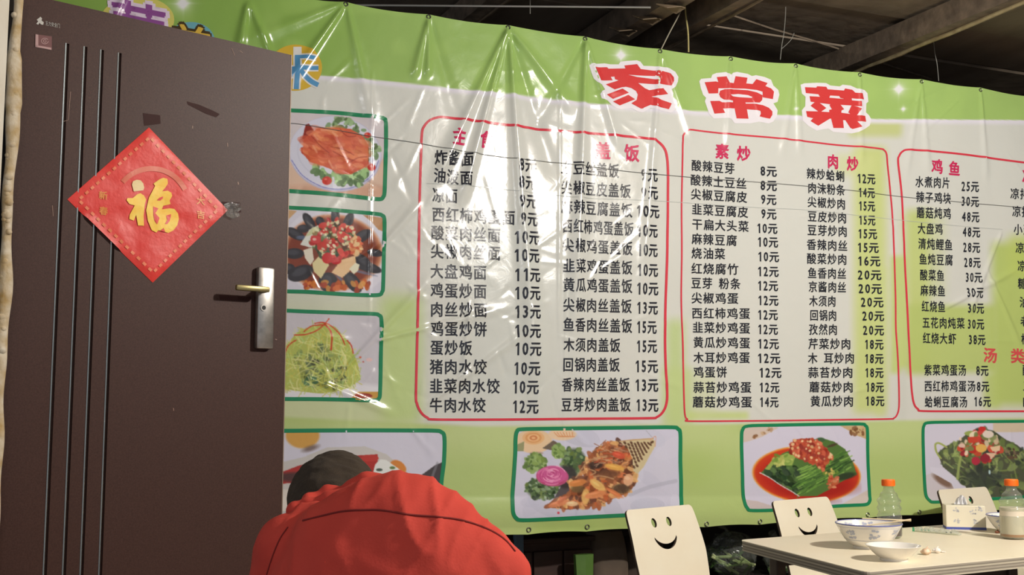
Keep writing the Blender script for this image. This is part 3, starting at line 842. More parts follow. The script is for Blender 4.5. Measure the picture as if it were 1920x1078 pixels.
banner_print('motto_character', np.concatenate([strip(crop(catmull(p, 4), *K5, s5), w / s5) for p, w in [([(392, 285), (390, 600), (378, 950)], 100)] + wei[1:]]), (88, 150, 196), 0.0027)

# ---- menu lists: (text, x left, y left, x right, y right)
C1 = [('炸酱面', 815, 296, 885, 300, '8元', 970, 1005, 310), ('油泼面', 813, 329.4, 884, 336, '8元', 970, 1005, 343), ('凉面', 811, 365.6, 857, 368, '9元', 971, 1006, 378), ('西红柿鸡蛋面', 811, 402, 964, 409, '9元', 973, 1008, 411.5),
      ('酸菜肉丝面', 809.5, 436.5, 937.5, 442, '10元', 962.5, 1010, 446), ('尖椒肉丝面', 808.5, 471, 937.5, 475.5, '10元', 962, 1010, 479.6), ('大盘鸡面', 807.5, 508.7, 911, 511.6, '11元', 963, 1011, 516), ('鸡蛋炒面', 807.5, 544.6, 911, 547, '10元', 963, 1011, 550),
      ('肉丝炒面', 807.5, 580.6, 911, 582, '13元', 963, 1011, 585), ('鸡蛋炒饼', 807.5, 616.5, 911, 618, '10元', 963, 1011, 621), ('蛋炒饭', 807.5, 652, 884, 653, '10元', 963.5, 1012, 654.5), ('猪肉水饺', 807, 688, 911, 688.5, '10元', 962, 1010, 691),
      ('韭菜肉水饺', 807, 724, 936, 724.5, '10元', 960, 1008, 726), ('牛肉水饺', 807, 760, 910, 760, '12元', 960, 1008, 762.6)]
C2 = [('土豆丝盖饭', 1051.6, 314, 1158, 322, '9元', 1199.6, 1230, 329.4), ('尖椒豆皮盖饭', 1052, 351.6, 1180, 360, '9元', 1199.6, 1230.6, 362.8), ('麻辣豆腐盖饭', 1052, 387.8, 1183, 396, '10元', 1190.5, 1233, 397.5), ('西红柿鸡蛋盖饭', 1054, 424, 1186, 431, '10元', 1191, 1230, 433.7),
      ('尖椒鸡蛋盖饭', 1054, 460, 1183.5, 467, '10元', 1192, 1230, 470), ('韭菜鸡蛋盖饭', 1055, 498.6, 1183, 503, '10元', 1192, 1231, 507), ('黄瓜鸡蛋盖饭', 1055, 534.6, 1183, 537.5, '10元', 1191, 1232, 541.8), ('尖椒肉丝盖饭', 1055, 572, 1182, 575, '13元', 1191.5, 1231.5, 577.7),
      ('鱼香肉丝盖饭', 1055, 609, 1183, 612, '15元', 1191.5, 1229.5, 613.7), ('木须肉盖饭', 1056, 646.7, 1161, 648, '15元', 1191.5, 1230, 649.6), ('回锅肉盖饭', 1055, 684, 1160, 684.5, '15元', 1188.5, 1231.7, 687), ('香辣肉丝盖饭', 1054, 721.5, 1178.5, 721.5, '13元', 1188.5, 1231.7, 722.4),
      ('豆芽炒肉盖饭', 1052.8, 759, 1180.5, 759, '13元', 1190, 1231.7, 759.8)]
C3 = [('酸辣豆芽', 1295.5, 310.7, 1375, 317.4, '8元', 1423, 1453.6, 322), ('酸辣土豆丝', 1293.6, 338, 1397, 345.7, '8元', 1423, 1453.6, 348.9), ('尖椒豆腐皮', 1294, 364.5, 1398, 371, '9元', 1424, 1453, 375), ('韭菜豆腐皮', 1295.5, 392.7, 1400, 399, '9元', 1424.6, 1453, 402),
      ('干扁大头菜', 1296, 421, 1401, 425.8, '10元', 1416, 1454.7, 429), ('麻辣豆腐', 1295.5, 448.4, 1379, 452, '10元', 1417, 1456, 454.6), ('烧油菜', 1295, 475.3, 1357, 477, '10元', 1417.6, 1457.7, 482), ('红烧腐竹', 1295, 504, 1381.6, 505.7, '12元', 1417, 1457, 509.7),
      ('豆芽 粉条', 1295, 531, 1386, 532.9, '12元', 1416.8, 1455.8, 536.4), ('尖椒鸡蛋', 1296, 559, 1382, 560, '12元', 1417.4, 1456.4, 563.8), ('西红柿鸡蛋', 1297, 587.5, 1403, 588.5, '12元', 1416.8, 1455, 590.7), ('韭菜炒鸡蛋', 1298.5, 614, 1403, 616, '12元', 1416.8, 1455, 618),
      ('黄瓜炒鸡蛋', 1299.5, 642, 1403, 643.7, '12元', 1416.8, 1457, 645), ('木耳炒鸡蛋', 1300, 671, 1402.5, 671, '12元', 1416, 1459.6, 672), ('鸡蛋饼', 1299.5, 698, 1361, 698, '12元', 1418.7, 1461.7, 699), ('蒜苔炒鸡蛋', 1299.5, 726.5, 1404.7, 726.5, '12元', 1419.2, 1458, 726.5),
      ('蘑菇炒鸡蛋', 1297.7, 754, 1406, 754, '14元', 1420, 1456, 754)]
C4 = [('辣炒蛤蜊', 1510.7, 326, 1581, 331.7, '12元', 1604.8, 1640, 335.7), ('肉沫粉条', 1512.8, 353, 1582, 357.8, '14元', 1607, 1638.7, 361.8), ('尖椒炒肉', 1512.3, 379, 1583, 383.8, '15元', 1607.5, 1638.7, 387), ('豆皮炒肉', 1512.3, 406, 1585, 409.7, '15元', 1607.5, 1639, 413.4),
      ('豆芽炒肉', 1511.7, 432, 1586, 435, '15元', 1606, 1642, 439), ('香辣肉丝', 1510.7, 459, 1586, 462, '15元', 1604.8, 1645, 464.8), ('酸菜炒肉', 1510.7, 485.5, 1585, 487.4, '16元', 1605, 1648, 490), ('鱼香肉丝', 1512.5, 512.5, 1584, 514, '20元', 1605.6, 1650, 516),
      ('京酱肉丝', 1514, 538, 1584, 539.6, '20元', 1607.5, 1651, 541.7), ('木须肉', 1515.5, 565, 1565, 565.5, '20元', 1611.8, 1653.5, 567), ('回锅肉', 1516.8, 591.5, 1566.6, 592, '20元', 1614.5, 1655, 592.8), ('孜然肉', 1515, 618, 1568, 618.5, '20元', 1616, 1655, 619.5),
      ('芹菜炒肉', 1514, 645, 1593, 645.5, '18元', 1618.5, 1654, 646), ('木 耳炒肉', 1513.6, 672, 1600, 672, '18元', 1619, 1654.6, 672.7), ('蒜苔炒肉', 1514, 698.8, 1597.5, 698.8, '18元', 1620, 1655, 699), ('蘑菇炒肉', 1516, 726, 1598, 726, '18元', 1621, 1656, 726),
      ('黄瓜炒肉', 1518, 752.6, 1599, 752.6, '18元', 1621, 1657.5, 752)]
C5 = [('水煮肉片', 1716.6, 341, 1779, 344, '25元', 1801.6, 1834.8, 350), ('辣子鸡块', 1718, 369.5, 1781.6, 372.9, '30元', 1802, 1835.6, 377.8), ('蘑菇炖鸡', 1718.5, 398.8, 1782.3, 401, '48元', 1804, 1837, 406.6), ('大盘鸡', 1720.5, 428.7, 1767, 430, '48元', 1806, 1839, 435),
      ('清炖鲤鱼', 1721.8, 457, 1786, 459.6, '28元', 1807, 1839, 463.8), ('鱼炖豆腐', 1723.6, 486, 1786.8, 488, '28元', 1808.8, 1840, 492), ('酸菜鱼', 1725, 515.7, 1770.6, 517, '30元', 1811.4, 1842, 520), ('麻辣鱼', 1726, 544.7, 1772.5, 546, '30元', 1813, 1844, 548.6),
      ('红烧鱼', 1727.8, 574.5, 1773, 575.5, '30元', 1814.8, 1845.7, 578), ('五花肉炖菜', 1729, 605, 1809, 606.5, '30元', 1814.8, 1845.7, 607.8), ('红烧大虾', 1730, 634, 1793, 635.6, '38元', 1816.6, 1847.8, 637), ('紫菜鸡蛋汤', 1733, 694, 1812, 694.5, '8元', 1831, 1853.8, 695),
      ('西红柿鸡蛋汤', 1733.5, 724.4, 1829, 724.4, '8元', 1831.7, 1855, 724.7), ('蛤蜊豆腐汤', 1734.8, 753.8, 1814, 753.8, '16元', 1826, 1857.7, 753)]
C6 = [('凉拌', 1893, 363.5, 1926, 365), ('凉拌', 1897, 396.8, 1929, 398), ('小葱', 1900.5, 430.5, 1932, 431.5), ('凉拌', 1903.6, 465, 1935, 466), ('凉拌', 1906.8, 498.8, 1938, 500), ('糖', 1908, 532, 1923, 532), ('油', 1911, 566.8, 1926, 567), ('老', 1912.7, 602.6, 1927, 603), ('松', 1914, 636, 1928, 636),
      ('酸', 1916.6, 694.5, 1931, 694.5), ('三', 1917.5, 724, 1932, 724), ('肉', 1917, 753, 1932, 753)]
ink = (44, 46, 54)
menus = ((C1, 27, 'noodle and dumpling price list, first column'), (C2, 25.5, 'rice dish price list, second column'), (C3, 20.5, 'vegetable dish price list, third column'),
         (C4, 20, 'meat dish price list, fourth column'), (C5, 20.5, 'chicken, fish and soup price list, fifth column'), (C6, 20, 'list cut off by the picture edge'))
for C, h, lab in menus:
    for r in C:                                             # every line of print is its own part
        T = [put_text(r[0], (r[1], r[2]), (r[3], r[4]), h, 0.022, 0.84)]
        if len(r) > 5:
            sl = (r[4] - r[2]) / (r[3] - r[1]) * 0.5; w = r[7] - r[6]
            T.append(put_text(r[5], (r[6], r[8] - sl * w / 2), (r[7], r[8] + sl * w / 2), h * 0.97, 0.034, 0.88))
        banner_print('menu_line', np.concatenate(T), ink, 0.0016, 0.018)
pink = (206, 52, 96)
for s, c0_, c1_, h, w in (('主食', (860, 258), (912, 263), 31, 26), ('盖饭', (1128.5, 284), (1182.5, 288.5), 31, 26), ('素炒', (1352, 285), (1392.5, 289), 27, 23.5), ('肉炒', (1560, 304), (1597, 308), 26, 20),
                          ('鸡鱼', (1755, 313), (1788, 317), 26, 20), ('凉', (1925, 332), (1950, 334), 24, 21), ('汤类', (1857, 666.5), (1907.5, 668), 27, 23.5)):
    for ch, c in zip(s, (c0_, c1_)):
        banner_print('heading_character', put_text(ch, (c[0] - w / 2, c[1] - .8), (c[0] + w / 2, c[1] + .8), h, 0.036, 1.0), pink if c0_[1] < 600 else (212, 84, 84), 0.0018)

# ---- red rounded boxes
def outline(name, pts, w, col, closed=True, label=None, lift=0.0018, n=6):
    P = catmull(pts, n, closed)
    return banner_print(name, strip(P, w, closed), col, lift, 0.03, label=label)
rl = (214, 62, 78)
outline('list_frame', [(790, 252), (794, 238), (804, 227), (818, 221.5), (834, 221), (895, 228), (960, 236), (1050, 246), (1130, 253), (1212, 260.5), (1230, 266), (1242, 277), (1248, 294), (1250, 330), (1249.5, 400), (1248, 500), (1246, 600), (1246.5, 680), (1249, 735), (1247, 758), (1240, 773), (1229, 782), (1214, 784), (1100, 785), (950, 786.5), (820, 786.5), (802, 783), (789, 772), (782, 756), (780.5, 735), (783, 600), (785, 480), (787, 360), (788.5, 300)], 4.6, rl, label='red frame around the noodle and rice lists')
outline('list_frame', [(1278.5, 262), (1281, 252), (1287, 246), (1297, 244.5), (1346, 250), (1400, 255), (1448, 259), (1510, 266), (1569, 272.5), (1620, 276), (1650, 279), (1657, 281.5), (1662, 289), (1664, 310), (1668, 350), (1672, 410), (1675, 480), (1677, 560), (1678, 620), (1683, 690), (1685.5, 740), (1685.5, 765), (1682, 778), (1676, 784), (1664, 785.5), (1560, 787), (1448, 788.5), (1296, 789.5), (1287, 786), (1282, 777), (1280.5, 740), (1279, 640), (1276, 560), (1276, 470), (1275.5, 390), (1277.5, 310)], 3.0, rl, label='thin red frame around the vegetable and meat lists')
outline('list_frame', [(1684, 305), (1686, 292), (1692, 284), (1703, 281), (1744, 284), (1800, 289.5), (1822, 292), (1900, 303), (1980, 312), (2060, 321), (2075, 330), (2078, 345), (2080, 400), (2082, 500), (2084, 620), (2084, 740), (2080, 762), (2060, 770), (1980, 771), (1918, 771), (1820, 771), (1732, 770.6), (1722, 767), (1714.5, 758), (1709.5, 735), (1705, 680), (1701, 610), (1697, 528), (1693, 432), (1690, 360)], 3.6, rl, label='red frame around the chicken, fish and soup lists')
# ------------------------------------------------------------------ the dish pictures printed on the banner
def inside(X, Y, poly):
    P = np.array(poly, float); c = np.zeros(X.shape, bool); j = len(P) - 1
    for i in range(len(P)):
        xi, yi = P[i]; xj, yj = P[j]
        c ^= ((yi > Y) != (yj > Y)) & (X < (xj - xi) * (Y - yi) / (yj - yi + 1e-12) + xi)
        j = i
    return c
class Paint:
    Q = 2.0
    def __init__(s, box, org, sc, bg, seed):
        s.x0, s.y0, s.x1, s.y1 = box; s.org = org; s.sc = sc
        s.w = int((s.x1 - s.x0) * s.Q); s.h = int((s.y1 - s.y0) * s.Q)
        s.c = np.ones((s.h, s.w, 3)) * np.array(bg, float)
        s.r = np.random.RandomState(seed)
        yy, xx = np.mgrid[0:s.h, 0:s.w]
        # coordinates of each sample in drawing units
        s.X = ((xx / s.Q + s.x0) - org[0]) * sc; s.Y = ((yy / s.Q + s.y0) - org[1]) * sc
    def win(s, xa, ya, xb, yb):
        i0 = int(((xa / s.sc + s.org[0]) - s.x0) * s.Q) - 1; i1 = int(((xb / s.sc + s.org[0]) - s.x0) * s.Q) + 2
        j0 = int(((ya / s.sc + s.org[1]) - s.y0) * s.Q) - 1; j1 = int(((yb / s.sc + s.org[1]) - s.y0) * s.Q) + 2
        return slice(max(j0, 0), max(min(j1, s.h), 0)), slice(max(i0, 0), max(min(i1, s.w), 0))
    def mix(s, w, m, col):
        s.c[w] = s.c[w] * (1 - m[..., None]) + np.array(col, float) * m[..., None]
    def ell(s, cx, cy, rx, ry, col, a=1.0, soft=4.0, rot=0.0):
        r = max(rx, ry) + soft; w = s.win(cx - r, cy - r, cx + r, cy + r)
        X, Y = s.X[w] - cx, s.Y[w] - cy
        if X.size == 0: return
        c, n = math.cos(rot), math.sin(rot)
        d = np.sqrt(((X * c + Y * n) / rx) ** 2 + ((-X * n + Y * c) / ry) ** 2)
        s.mix(w, a * np.clip((1 - d) * min(rx, ry) / soft + 0.5, 0, 1), col)
    def poly(s, P, col, a=1.0):
        A = np.array(P, float); w = s.win(A[:, 0].min(), A[:, 1].min(), A[:, 0].max(), A[:, 1].max())
        if s.X[w].size == 0: return
        s.mix(w, a * inside(s.X[w], s.Y[w], P).astype(float), col)
    def line(s, P, wd, col, a=1.0, curve=True):
        P = catmull(P, 5) if curve and len(P) > 2 else [np.array(p, float) for p in P]
        A = np.array(P); w = s.win(A[:, 0].min() - wd, A[:, 1].min() - wd, A[:, 0].max() + wd, A[:, 1].max() + wd)
        X, Y = s.X[w], s.Y[w]
        if X.size == 0: return
        D = np.full(X.shape, 1e9)
        for p, q in zip(A, A[1:]):
            d = q - p; t = np.clip(((X - p[0]) * d[0] + (Y - p[1]) * d[1]) / (d @ d + 1e-9), 0, 1)
            D = np.minimum(D, np.hypot(X - p[0] - t * d[0], Y - p[1] - t * d[1]))
        s.mix(w, a * np.clip((wd / 2 - D) / 2.5 + 0.5, 0, 1), col)
    def scatter(s, n, reg, cols, size, asp=1.6, a=0.9, rot=None, jit=16):
        """reg: polygon or (cx, cy, rx, ry)"""
        k = 0
        while k < n:
            if len(reg) == 4 and not hasattr(reg[0], '__len__'):
                t = s.r.uniform(0, 2 * math.pi); q = math.sqrt(s.r.uniform(0, 1))
                x, y = reg[0] + reg[2] * q * math.cos(t), reg[1] + reg[3] * q * math.sin(t)
            else:
                A = np.array(reg, float)
                while True:
                    x, y = s.r.uniform(A[:, 0].min(), A[:, 0].max()), s.r.uniform(A[:, 1].min(), A[:, 1].max())
                    if inside(np.array([x]), np.array([y]), reg)[0]: break
            c = np.array(cols[s.r.randint(len(cols))], float) + s.r.uniform(-jit, jit)
            z = s.r.uniform(*size)
            s.ell(x, y, z * asp, z, np.clip(c, 0, 255), a, 3.0, s.r.uniform(0, math.pi) if rot is None else rot + s.r.uniform(-.35, .35))
            k += 1
    def soften(s, n=1):
        for _ in range(n):
            p = np.pad(s.c, ((1, 1), (1, 1), (0, 0)), 'edge')
            s.c = (p[:-2, 1:-1] + p[2:, 1:-1] + p[1:-1, :-2] + p[1:-1, 2:] + 2 * s.c) / 6
    def build(s, outline_pts, fw, label):
        s.soften(2)
        st = 1.15; xs = np.arange(s.x0, s.x1 + st, st); ys = np.arange(s.y0, s.y1 + st, st)
        GX, GY = np.meshgrid(xs, ys)
        ci = np.clip(((GX - s.x0) * s.Q).astype(int), 0, s.w - 1); cj = np.clip(((GY - s.y0) * s.Q).astype(int), 0, s.h - 1)
        colr = s.c[cj, ci].reshape(-1, 3)
        UVp = px2uv(np.stack([GX, GY], -1)).reshape(-1, 2)
        P = banner_pts(UVp, 0.0013); Nn = banner_nrm(UVp)
        ny, nx = GX.shape; jj, ii = np.meshgrid(np.arange(ny - 1), np.arange(nx - 1), indexing='ij')
        a = (jj * nx + ii).ravel()
        OL = catmull(outline_pts, 5, True)
        keep = inside((GX[:-1, :-1] + st / 2).ravel(), (GY[:-1, :-1] + st / 2).ravel(), OL)
        f = np.stack([a, a + nx, a + nx + 1, a + 1], 1)[keep]
        used = np.unique(f); mp = np.full(len(P), -1); mp[used] = np.arange(len(used)); f = mp[f]
        me = mesh_np('dish_picture', P[used], f)
        set_colors(me, lin_np(colr[used], 1.14))
        o = link_mesh('dish_picture', me, vinyl('printed_vinyl'), banner, smooth=True)
        me.normals_split_custom_set_from_vertices(Nn[used].tolist())
        o['label'] = label
        banner_print('picture_frame', strip(OL, fw, True), (34, 132, 88), 0.0022, 0.03, parent=o)
        return o

LAV = (206, 204, 218)
# A  roast chicken on a blue-rimmed plate
p = Paint((462, 196, 726, 376), (530, 200), 5.99, (204, 196, 200), 1)
p.poly([(-400, 560), (60, 600), (500, 930), (900, 900), (1260, 400), (1260, 1100), (-400, 1100)], (214, 184, 164)); p.ell(600, 960, 700, 90, (196, 140, 112), 0.5, 60)
p.ell(590, 530, 520, 420, (186, 182, 206), 1, 6, 0.15); p.ell(588, 522, 512, 408, (208, 208, 224), 1, 6, 0.15); p.ell(590, 520, 430, 320, (196, 196, 214), 1, 10, 0.15); p.ell(590, 516, 420, 312, (208, 208, 224), 1, 10, 0.15)
p.line([(100, 600), (220, 770), (420, 890), (620, 925), (820, 890), (1000, 770), (1080, 600)], 9, (120, 124, 190))
p.scatter(70, [(500, 220), (660, 110), (900, 240), (1090, 450), (1060, 560), (960, 600), (700, 260)], [(110, 140, 96), (146, 176, 128), (86, 112, 70)], (12, 30))
p.scatter(90, [(300, 640), (520, 720), (900, 720), (960, 660), (900, 880), (700, 880), (400, 790), (310, 720)], [(110, 140, 96), (152, 190, 126), (86, 116, 72), (170, 206, 146)], (14, 34))
p.poly([(215, 360), (255, 200), (290, 190), (345, 260), (330, 330), (240, 370)], (140, 46, 40)); p.poly([(200, 460), (240, 450), (260, 560), (205, 520)], (176, 60, 44))
p.poly([(230, 370), (320, 290), (400, 240), (620, 235), (760, 250), (900, 330), (960, 430), (965, 640), (900, 690), (760, 760), (600, 740), (540, 700), (430, 660), (300, 620), (220, 520)], (200, 88, 58))
p.scatter(150, [(240, 380), (400, 250), (620, 245), (900, 340), (950, 450), (940, 660), (760, 740), (600, 720), (300, 600), (235, 500)], [(208, 98, 66), (222, 118, 78), (184, 70, 48), (216, 132, 78), (200, 84, 60), (232, 150, 112)], (12, 44), 2.4, 0.45, 0.3)
for q in ([(320, 330), (420, 440), (520, 520)], [(540, 450), (680, 480), (800, 540)], [(560, 500), (680, 560), (790, 600)], [(640, 250), (720, 330), (820, 330)], [(760, 620), (850, 570), (950, 560)]): p.line(q, 10, (150, 52, 36), 0.7)
for q in ([(340, 440), (380, 510)], [(520, 610), (560, 690)], [(430, 260), (600, 270)], [(560, 290), (610, 330)], [(350, 320), (390, 370)]): p.line(q, 22, (232, 166, 132), 0.6)
for x, y, r in ((495, 830, 56), (950, 320, 38), (1000, 680, 46)): p.ell(x, y, r, r * .85, (198, 52, 40)); p.ell(x - r * .25, y - r * .3, r * .3, r * .18, (232, 140, 120), .7)
p.build([(462, 203), (500, 204.5), (544, 207.5), (590, 209.5), (638, 212.5), (680, 217), (711, 220.5), (719, 223), (723, 231), (723.5, 283), (722.5, 330), (721.5, 360), (719, 369), (711, 373), (670, 368.5), (630, 364.4), (585, 361), (541, 358), (500, 355), (462, 352)], 7.4, 'printed picture of a roast chicken on a blue-rimmed plate')

# B  preserved eggs with tofu and chilli
p = Paint((456, 384, 726, 556), (530, 380), 5.99, LAV, 2)
p.ell(620, 540, 640, 520, (216, 214, 226), 1, 20); p.poly([(900, 130), (1160, 170), (1160, 330), (1080, 300), (1000, 210)], (186, 142, 104)); p.poly([(-100, 60), (160, 90), (60, 190), (-100, 200)], (196, 160, 120))
p.ell(560, 560, 560, 430, (196, 120, 70), .8, 30); p.ell(560, 560, 520, 400, (120, 56, 40), .9, 40)
pet = [(590, 145, 90, 50, 1.57), (295, 210, 110, 50, 1.0), (740, 200, 100, 52, 2.0), (140, 350, 120, 55, .5), (900, 370, 110, 60, 2.6), (130, 570, 110, 60, 0), (1040, 560, 90, 42, .2), (200, 790, 150, 85, -.35), (510, 890, 110, 110, 1.57), (790, 890, 140, 75, .9), (960, 720, 160, 55, .3), (900, 650, 110, 60, .7), (420, 210, 60, 46, 1), (230, 290, 70, 46, 0), (60, 740, 80, 60, 0)]
for x, y, a, b, r in pet: p.ell(x, y, a, b, (58, 56, 60), 1, 6, r); p.ell(x - 14, y - 14, a * .6, b * .5, (86, 86, 94), .6, 20, r)
for x, y, a, b, r in ((210, 390, 60, 22, 0), (900, 780, 160, 14, .25), (640, 840, 60, 16, .8)): p.ell(x, y, a, b, (104, 118, 150), .7, 10, r)
p.scatter(26, (700, 930, 300, 60), [(196, 100, 50), (210, 150, 80), (150, 60, 40)], (14, 34)); p.scatter(14, (330, 930, 90, 40), [(206, 120, 50), (170, 70, 40)], (12, 26))
for q, c in (([(195, 470), (300, 300), (400, 250), (430, 500), (300, 500)], (216, 218, 212)), ([(230, 530), (330, 500), (350, 640), (310, 700), (250, 620)], (224, 216, 200)), ([(330, 680), (440, 560), (520, 700), (430, 850), (350, 770)], (220, 208, 160)), ([(550, 780), (660, 640), (820, 590), (830, 700), (670, 840)], (226, 190, 146)),
             ([(750, 740), (820, 670), (865, 690), (850, 760), (800, 800)], (226, 222, 196)), ([(700, 240), (770, 260), (860, 420), (900, 490), (820, 600), (760, 560)], (224, 168, 118)), ([(250, 380), (330, 280), (420, 260), (420, 330)], (198, 202, 160))): p.poly(q, c)
p.scatter(110, (560, 430, 250, 190), [(80, 96, 66), (60, 74, 52), (110, 130, 84), (90, 60, 44), (140, 120, 80)], (10, 30))
p.scatter(46, (570, 400, 270, 220), [(188, 48, 46), (208, 70, 60)], (14, 34)); p.scatter(60, (580, 410, 280, 200), [(216, 206, 160), (226, 220, 190)], (6, 17)); p.ell(500, 620, 60, 62, (196, 44, 44)); p.ell(600, 650, 60, 40, (190, 40, 44)); p.ell(370, 410, 62, 44, (200, 66, 66)); p.ell(355, 410, 22, 15, (226, 180, 170))
p.scatter(30, (830, 480, 70, 110), [(226, 150, 100), (232, 190, 140), (206, 96, 66)], (10, 26))
p.build([(456, 383), (500, 386.5), (540, 389), (585, 391.5), (630, 394), (680, 398), (709, 401), (717, 403.5), (721.5, 411), (721, 450), (720, 490), (719, 535), (717, 547), (708, 553), (660, 552), (613.5, 549.5), (575, 547), (536.7, 546), (500, 544), (456, 541)], 7.2, 'printed picture of black preserved eggs with tofu and red chilli')

# C  shredded potato with red threads
p = Paint((450, 576, 724, 756), (530, 570), 5.67, (198, 194, 202), 3)
p.ell(600, 960, 700, 120, (222, 220, 226), 1, 50); p.poly([(720, 1000), (800, 930), (1060, 930), (1060, 1040), (720, 1040)], (196, 150, 70)); p.ell(850, 975, 100, 30, (150, 50, 36))
reg = [(-260, 900), (-160, 620), (0, 480), (150, 300), (300, 230), (430, 200), (560, 240), (700, 400), (800, 640), (830, 800), (700, 890), (560, 930), (400, 950), (200, 930), (0, 900)]
p.poly(reg, (176, 184, 92)); p.scatter(60, [(100, 550), (400, 420), (640, 560), (680, 850), (200, 860)], [(120, 140, 80), (96, 112, 76), (140, 150, 76)], (14, 40), 1.4, .8)
for x, y, r in ((350, 620, 46), (340, 690, 26), (550, 810, 36), (620, 780, 40), (560, 890, 34), (290, 820, 70), (545, 700, 24), (490, 590, 18), (650, 680, 34)): p.ell(x, y, r * 1.2, r * .8, (74, 78, 52) if r < 60 else (86, 124, 92), .9, 8)
for k in range(430):
    x = p.r.uniform(-200, 800); y = p.r.uniform(260, 930)
    if not inside(np.array([x]), np.array([y]), reg)[0]: continue
    a = p.r.uniform(0.9, 2.3) if p.r.rand() < .6 else p.r.uniform(-.6, .6); L = p.r.uniform(60, 190); b = p.r.uniform(-50, 50)
    c = [(206, 212, 120), (190, 204, 110), (216, 216, 150), (170, 186, 90), (196, 190, 90), (180, 206, 130)][p.r.randint(6)]
    p.line([(x - L / 2 * math.cos(a), y - L / 2 * math.sin(a)), (x + b * .4, y + b * .3), (x + L / 2 * math.cos(a), y + L / 2 * math.sin(a))], p.r.uniform(7, 13), c, .75)
for q in ([(125, 328), (240, 322), (360, 280), (440, 215), (492, 155)], [(225, 292), (300, 235), (380, 222), (460, 220)], [(340, 205), (430, 195), (520, 235), (610, 325), (660, 430)], [(455, 220), (505, 280), (522, 360), (515, 480)], [(10, 550), (60, 440), (140, 382)], [(685, 385), (730, 440), (750, 520)]): p.line(q, 13 if q[0][0] != 455 else 18, (196, 70, 38))
p.ell(825, 563, 14, 9, (206, 90, 70)); p.ell(920, 590, 34, 20, (222, 190, 190)); p.ell(856, 612, 10, 7, (190, 90, 80))
p.build([(450, 577), (490, 579.5), (533.5, 582), (575, 584), (618, 585.5), (660, 587), (702, 588.5), (711, 591), (715.5, 599), (715, 640), (714, 690), (712.5, 737), (710, 747), (702, 750.5), (660, 749.5), (618, 748.5), (575, 748), (532, 747.8), (490, 746), (450, 745)], 7.2, 'printed picture of pale green shredded potato with red threads')

# D  white dumpling bun on red sauce, mostly behind the person's head
p = Paint((440, 800, 838, 988), (520, 790), 5.39, (206, 204, 220), 4)
p.poly([(-420, 420), (40, 400), (300, 340), (500, 260), (880, 250), (1100, 330), (1320, 520), (1200, 700), (-420, 1100)], (196, 192, 190)); p.poly([(-420, 90), (200, 90), (290, 350), (-420, 520)], (208, 206, 222))
p.ell(250, 140, 170, 130, (206, 158, 78), 1, 20); p.ell(330, 270, 80, 26, (110, 90, 84), .8, 26, -.3)
p.poly([(-420, 520), (60, 500), (220, 440), (820, 340), (1010, 330), (1010, 430), (900, 700), (100, 620), (-420, 700)], (168, 50, 42)); p.ell(930, 370, 90, 34, (180, 58, 48)); p.ell(240, 560, 300, 50, (60, 50, 46), .8, 30)
p.ell(1220, 460, 90, 60, (206, 130, 60), 1, 10, .6); p.poly([(985, 430), (1040, 380), (1100, 390), (1200, 460), (1300, 530), (1280, 590), (1160, 625), (1010, 600), (960, 520)], (222, 224, 222)); p.ell(1025, 487, 34, 14, (70, 84, 74)); p.ell(1160, 467, 30, 14, (96, 120, 70)); p.line([(1110, 600), (1190, 605), (1250, 580)], 16, (130, 66, 40))
p.poly([(1280, 690), (1460, 540), (1600, 440), (1700, 400), (1700, 1100), (1100, 1100)], (72, 66, 68)); p.line([(1540, 640), (1620, 420)], 26, (140, 140, 150), .5); p.poly([(0, 680), (150, 690), (110, 900), (0, 900)], (216, 208, 200))
p.build([(440, 807), (527.4, 807.6), (600, 807), (687, 806.7), (760, 807), (815, 807.4), (828, 810), (834, 820), (833.5, 864), (829, 901), (826.5, 936), (823, 968), (817, 979), (800, 982), (700, 984), (600, 986), (520, 988), (440, 989)], 7.6, 'printed picture of white buns in red sauce, mostly hidden by the head')

# E  fried food spilling out of a woven cone, with a pink rose
p = Paint((956, 796, 1280, 980), (950, 790), 5.39, (206, 204, 222), 5)
p.scatter(26, [(100, 100), (1700, 100), (1740, 900), (100, 960)], [(196, 196, 216), (216, 214, 230), (186, 188, 206)], (40, 120), 2.2, .35)
p.line([(1250, 740), (1450, 660), (1700, 600)], 40, (178, 178, 196), .6)
p.ell(270, 200, 190, 120, (226, 196, 160), 1, 10); p.ell(560, 130, 140, 60, (228, 200, 168), 1, 10); p.poly([(90, 240), (180, 200), (170, 300), (90, 300)], (150, 150, 110)); p.poly([(360, 270), (470, 190), (540, 230), (450, 290)], (110, 96, 84))
for r, c in ((110, (226, 180, 130)), (82, (218, 156, 100)), (60, (232, 186, 134)), (40, (206, 130, 80)), (20, (232, 180, 130))): p.ell(270, 165, r, r * .62, c)
for k in range(7): p.line([(480 + 30 * k, 110), (520 + 24 * k, 150), (560 + 20 * k, 150)], 10, (214, 140, 90), .7)
p.ell(300, 320, 70, 14, (170, 140, 130), .8)
for cx, cy, rx, ry, dk in ((290, 420, 110, 90, 0), (680, 400, 130, 140, 1), (360, 680, 170, 110, 2), (520, 300, 60, 60, 0), (600, 560, 130, 130, 3)):
    p.ell(cx, cy, rx * .9, ry * .9, (70, 84, 60) if dk < 3 else (52, 50, 52), .9, 30)
    if dk < 3: p.scatter(90, (cx, cy, rx, ry), [(86, 110, 70), (60, 84, 56), (120, 146, 98), (110, 130, 70)] if dk else [(130, 156, 84), (150, 176, 110), (96, 124, 66)], (8, 24), 1.4)
p.scatter(60, (350, 690, 160, 100), [(50, 66, 48), (76, 100, 64), (150, 170, 140)], (6, 18)); p.poly([(560, 640), (700, 560), (760, 760), (480, 780)], (58, 50, 50), .8)
